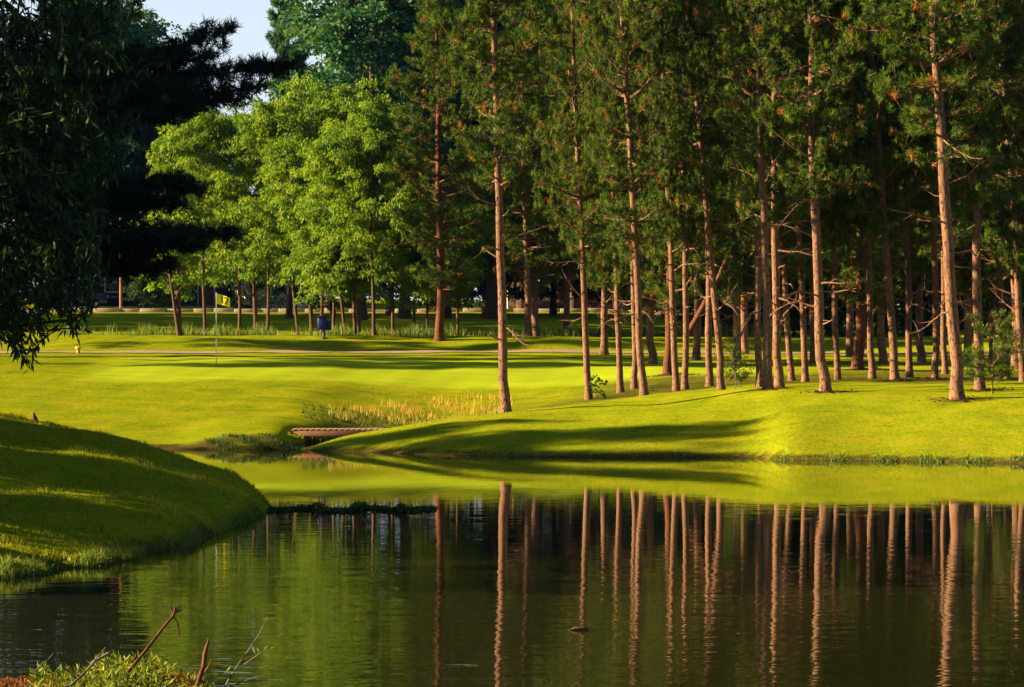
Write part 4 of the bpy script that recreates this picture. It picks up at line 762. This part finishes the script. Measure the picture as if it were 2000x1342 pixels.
for s_ in (-1, 1):
    mb = MB(); y = s_ * .80
    V = [(-1.2, y, .98), (-.75, y - s_ * .09, 1.32), (-.1, y - s_ * .11, 1.38), (-.1, y, .98)]; mb.add(V, [[0, 1, 2, 3]]); V = [(.0, y, .98), (.0, y - s_ * .11, 1.38), (.62, y - s_ * .1, 1.36), (1.15, y, 1.0)]; mb.add(V, [[0, 1, 2, 3]])
    o = mb.build('side_window', M['glass'], e); q = o.modifiers.new('t', 'SOLIDIFY'); q.thickness = .12; q.offset = 0
    for wx in (-1.4, 1.4):
        mb = MB(); mb.tube([(wx, s_ * .70, .32), (wx, s_ * .90, .32)], [.32, .32], 20); w_ = mb.build('wheel', M['tyre'], e); mb = MB(); mb.tube([(wx, s_ * .88, .32), (wx, s_ * .915, .32)], [.2, .19], 16); mb.build('rim', M['rim'], w_)
    mb = MB(); mb.box((2.2, s_ * .6, .75), (.08, .35, .16)); mb.build('headlight', M['trim'], e, bevel=.02); mb = MB(); mb.box((-2.2, s_ * .6, .76), (.08, .35, .16)); mb.build('taillight', M['lamp'], e, bevel=.02)
mb = MB(); mb.add([(.82, -.66, 1.41), (.82, .66, 1.41), (1.42, .74, 1.09), (1.42, -.74, 1.09)], [[0, 1, 2, 3]]); o = mb.build('windshield', M['glass'], e); q = o.modifiers.new('t', 'SOLIDIFY'); q.thickness = .06; q.offset = 0
# poles
M['pole_wood'] = plain('pole_wood', (.30, .14, .06), .9, .2, .3, 4)
def upole(u, D, H, r, name, label, mt):
    x = xat(u, D); e = empty(name, (x, D, gz(x, D)), 0, label=label, cat='pole'); mb = MB(); mb.tube([(0, 0, -.3), (0, 0, H * .5), (0, 0, H)], [r, r * .95, r * .85], 12); mb.build('shaft', M[mt], e, True)
    mb = MB(); mb.box((0, 0, H - .35), (1.4, .09, .11)); mb.build('crossarm', M[mt], e); return e
upole(236, 172.6, 5.6, .085, 'utility_pole', 'brown wooden utility pole beside the far road at the left', 'pole_wood')
upole(992, 171.5, 3.4, .06, 'utility_pole', 'thin grey pole behind the trunk of the lone front pine', 'trim')

# ------------------------------------------------------------------ foreground bank: branches and plants
def fpt(L, D): return np.array([(xat(u, D + dd), D + dd, zat(y, D + dd)) for u, y, dd in L])
FDn = 15.6
mb = MB(); mb.tube(fpt([(215, 1352, 0), (245, 1318, .02), (285, 1270, .05), (322, 1222, .1), (338, 1203, .12), (342, 1192, .12)], FDn), [.0105, .010, .009, .008, .008, .007], 8)
for a, b in (((338, 1203), (332, 1184)), ((340, 1200), (346, 1178)), ((341, 1198), (353, 1182)), ((343, 1196), (357, 1190)), ((336, 1205), (330, 1195)), ((342, 1196), (338, 1180))): mb.tube(fpt([(*a, .12), ((a[0] + b[0]) / 2 + 1, (a[1] + b[1]) / 2, .13), (*b, .14)], FDn), [.006, .005, .002], 6)
mb.tube(fpt([(338, 1203, .12), (346, 1214, .12), (348, 1222, .12), (351, 1243, .13)], FDn), [.004, .003, .005, .003], 6)
tag(mb.build('broken_branch', M['pine_red_bark'], smooth=True), 'long slanting broken branch with a splintered top in the foreground plants', 'branch', 'broken branches in the foreground')
mb = MB(); mb.tube(fpt([(380, 1356, 0), (390, 1325, 0), (398, 1300, .02), (400, 1278, .03), (404, 1262, .04), (408, 1247, .04)], FDn), [.016, .014, .0135, .013, .010, .003], 9); mb.tube(fpt([(401, 1312, 0), (409, 1300, -.02), (413, 1286, -.03)], FDn), [.007, .005, .002], 6)
tag(mb.build('broken_branch', M['pine_red_bark'], smooth=True), 'thick upright branch stub with a pointed top at the right of the foreground plants', 'branch', 'broken branches in the foreground')
mb = MB(); mb.tube(fpt([(120, 1352, 0), (158, 1322, .03), (185, 1292, .1), (212, 1276, .14)], FDn), [.006, .0065, .0075, .009], 8); mb.tube(fpt([(176, 1297, .1), (192, 1282, .1), (206, 1264, .12)], FDn), [.004, .003, .002], 6); mb.tube(fpt([(150, 1320, .03), (155, 1300, .0), (157, 1292, 0)], FDn), [.004, .003, .002], 6)
tag(mb.build('broken_branch', M['grey_bark'], smooth=True), 'pale forked broken branch lying over the reddish moss at the left', 'branch', 'broken branches in the foreground')
mb = MB(); mb.tube(fpt([(72, 1308, .2), (82, 1296, .2), (92, 1290, .22), (104, 1276, .24)], FDn), [.003, .004, .003, .0015], 6)
tag(mb.build('twig', M['grey_bark'], smooth=True), 'thin curved twig sticking out at the far left of the foreground', 'twig')
e = empty('willow_twig', tuple(fpt([(447, 1342, 0)], FDn)[0]), 0, label='slim upright twig with a few willow like leaves right of the foreground plants', cat='twig')
o0 = np.array(e.location)
mb = MB(); mb.tube(fpt([(435, 1350, 0), (452, 1318, 0), (472, 1288, .02), (492, 1260, .04), (508, 1235, .05), (522, 1204, .06)], FDn) - o0, [.006, .0045, .0035, .003, .0022, .0013], 6); mb.tube(fpt([(440, 1345, 0), (462, 1336, .0), (490, 1326, .02), (508, 1321, .02)], FDn) - o0, [.005, .004, .0035, .002], 6)
mb.tube(fpt([(470, 1302, .02), (488, 1290, .0), (505, 1278, -.02), (520, 1268, -.02)], FDn) - o0, [.002, .002, .0016, .001], 5); mb.build('stem', M['grey_bark'], e, True)
lf = [((492, 1262), (500, 1280)), ((490, 1290), (504, 1286)), ((505, 1278), (514, 1270)), ((512, 1272), (534, 1264)), ((514, 1270), (528, 1256)), ((508, 1276), (522, 1282)), ((524, 1274), (532, 1292)), ((500, 1282), (489, 1298)), ((452, 1300), (438, 1316)), ((506, 1276), (500, 1258)), ((498, 1284), (516, 1292)), ((444, 1312), (420, 1318))]
mb = MB(); P = np.array([fpt([(a[0], a[1], 0)], FDn)[0] for a, b in lf]) - o0; Q = np.array([fpt([(b[0], b[1], -.01)], FDn)[0] for a, b in lf]) - o0; rg = np.random.default_rng(5)
for p_, q_ in zip(P, Q): 
    L_ = np.linalg.norm(q_ - p_); leaves(mb, p_[None], unit((q_ - p_)[None]), L_ * 1.05, .014, rg, .75, .4)
mb.build('leaf', M['plant'], e)
# leafy ground cover on the hummock
mb = MB(); rg = np.random.default_rng(77); n = 1500
for k in range(n):
    u = rg.choice([rg.normal(270, 45), rg.uniform(60, 400), rg.normal(215, 25)]); D = rg.uniform(15.0, 16.9)
    if u > 425 or u < -20: continue
    x = xat(u, D); z0 = gz(x, D); H_ = rg.uniform(.04, .15) * (1.35 if 190 < u < 330 else .85); st = np.array([x, D, z0]); tp = st + np.array([rg.normal(0, .02), rg.normal(0, .02), H_])
    m = rg.integers(4, 8); s_ = rg.uniform(.2, 1, m)[:, None]; tone = rg.normal(.5, .25); b = st + (tp - st) * s_
    leaves(mb, b, unit(rg.normal(0, 1, (m, 3)) * np.array([1, 1, .45]) + np.array([0, 0, .75])), .055, .013, rg, np.clip(rg.normal(tone, .12, m), 0, 1), .4)
tag(mb.build('ground_plants', M['plant']), 'low yellow green leafy plants covering the foreground bank', 'plants', kind='stuff')
mb = MB(); n = 6500; U = np.concatenate([rg.uniform(-60, 125, n // 2), rg.normal(340, 28, n // 3), rg.normal(165, 22, n // 6)]); n = len(U); D = rg.uniform(15.2, 17.1, n); X = xat(U, D); P = np.stack([X, D, hgt(X, D) + rg.uniform(0, .05, n) + (U > 300) * rg.uniform(0, .07, n)], -1)
leaves(mb, P, unit(rg.normal(0, 1, (n, 3)) + np.array([0, 0, .6])), .03, .010, rg, rg.random(n), .3)
tag(mb.build('red_moss', M['moss']), 'reddish brown moss and dead leaves on the foreground bank', 'moss', kind='stuff')
# pond-side straws and twigs afloat
for (u, y, w, lab) in [(902, 1300, 62, 'pale straw floating alone near the bottom centre of the pond'), (520, 1329, 70, 'pale straw floating beside the willow twig at the bottom of the pond')]:
    D = 10973 / (y - 715); x = xat(u, D); L_ = w * D / F; mb = MB(); mb.tube([(x - L_ / 2, D, .003), (x - L_ * .1, D + .02, .004), (x + L_ / 2, D - .01, .003)], [.002, .003, .0015], 5)
    tag(mb.build('floating_straw', M['grey_bark']), lab, 'straw')
D = 10973 / (1231 - 715); mb = MB(); x = xat(1128, D); mb.tube([(x - .08, D, -.01), (x - .02, D, .012), (x + .05, D, .014), (x + .09, D, .0)], [.008, .014, .013, .006], 8)
tag(mb.build('floating_bark', M['dark_bark'], smooth=True), 'small dark piece of bark floating among the trunk reflections', 'bark')

# ------------------------------------------------------------------ light, sky, camera
w = bpy.data.worlds.new("World"); scene.world = w; w.use_nodes = True; nt = w.node_tree
sky = nt.nodes.new('ShaderNodeTexSky'); sky.sky_type = 'NISHITA'; sky.sun_disc = False; sky.sun_elevation = SUN_EL; sky.air_density = .40; sky.dust_density = .1; sky.ozone_density = 2.0
# light travels towards (+cos az, +sin az): the sun stands at (-cos, -sin)
sdir = Vector((-math.cos(SUN_AZ) * math.cos(SUN_EL), -math.sin(SUN_AZ) * math.cos(SUN_EL), math.sin(SUN_EL)))
sky.sun_rotation = math.atan2(sdir.x, sdir.y)
bg = nt.nodes['Background']; tcw = nt.nodes.new('ShaderNodeTexCoord'); spw = nt.nodes.new('ShaderNodeSeparateXYZ'); nt.links.new(tcw.outputs['Generated'], spw.inputs[0])
hzf = ramp(nt, spw.outputs[2], [(0.0, (.9, .9, .9)), (.12, (.85, .85, .85)), (.26, (0, 0, 0))])      # bright summer haze low over the horizon
nt.links.new(mixc(nt, hzf, sky.outputs[0], (3.7, 4.2, 4.5)), bg.inputs[0]); bg.inputs[1].default_value = .05
sun = bpy.data.lights.new('sun', 'SUN'); sun.energy = 5.0; sun.angle = math.radians(.5); sun.color = (1, .76, .46)
so = bpy.data.objects.new('sun', sun); COL.objects.link(so); so.rotation_euler = (-sdir).to_track_quat('-Z', 'Y').to_euler()
cam = bpy.data.cameras.new('camera'); co = bpy.data.objects.new('camera', cam); COL.objects.link(co); scene.camera = co
co.location = (0, 0, CH); co.rotation_euler = (math.pi / 2, 0, 0); cam.lens = 36 * F / 2000; cam.sensor_width = 36; cam.shift_y = (YH - 671) / 2000; cam.clip_end = 3000; cam.clip_start = .1
scene.view_settings.view_transform = 'Standard'; scene.view_settings.look = 'None'; scene.view_settings.exposure = 2.15; scene.view_settings.gamma = 1.0
scene.cycles.max_bounces = 5; scene.cycles.diffuse_bounces = 1; scene.cycles.glossy_bounces = 2; scene.cycles.transmission_bounces = 2; scene.cycles.use_denoising = True
mb = MB(); mb.box((0, 420, 22), (1500, 1100, 60))
hz, nt, o_ = mat('haze'); v = nt.nodes.new('ShaderNodeVolumePrincipled'); v.inputs['Color'].default_value = (.10, .28, .85, 1); v.inputs['Density'].default_value = .00005; nt.links.new(v.outputs[0], o_.inputs['Volume'])
tag(mb.build('haze', hz), kind='stuff')
scene.render.resolution_x = 1024; scene.render.resolution_y = 687
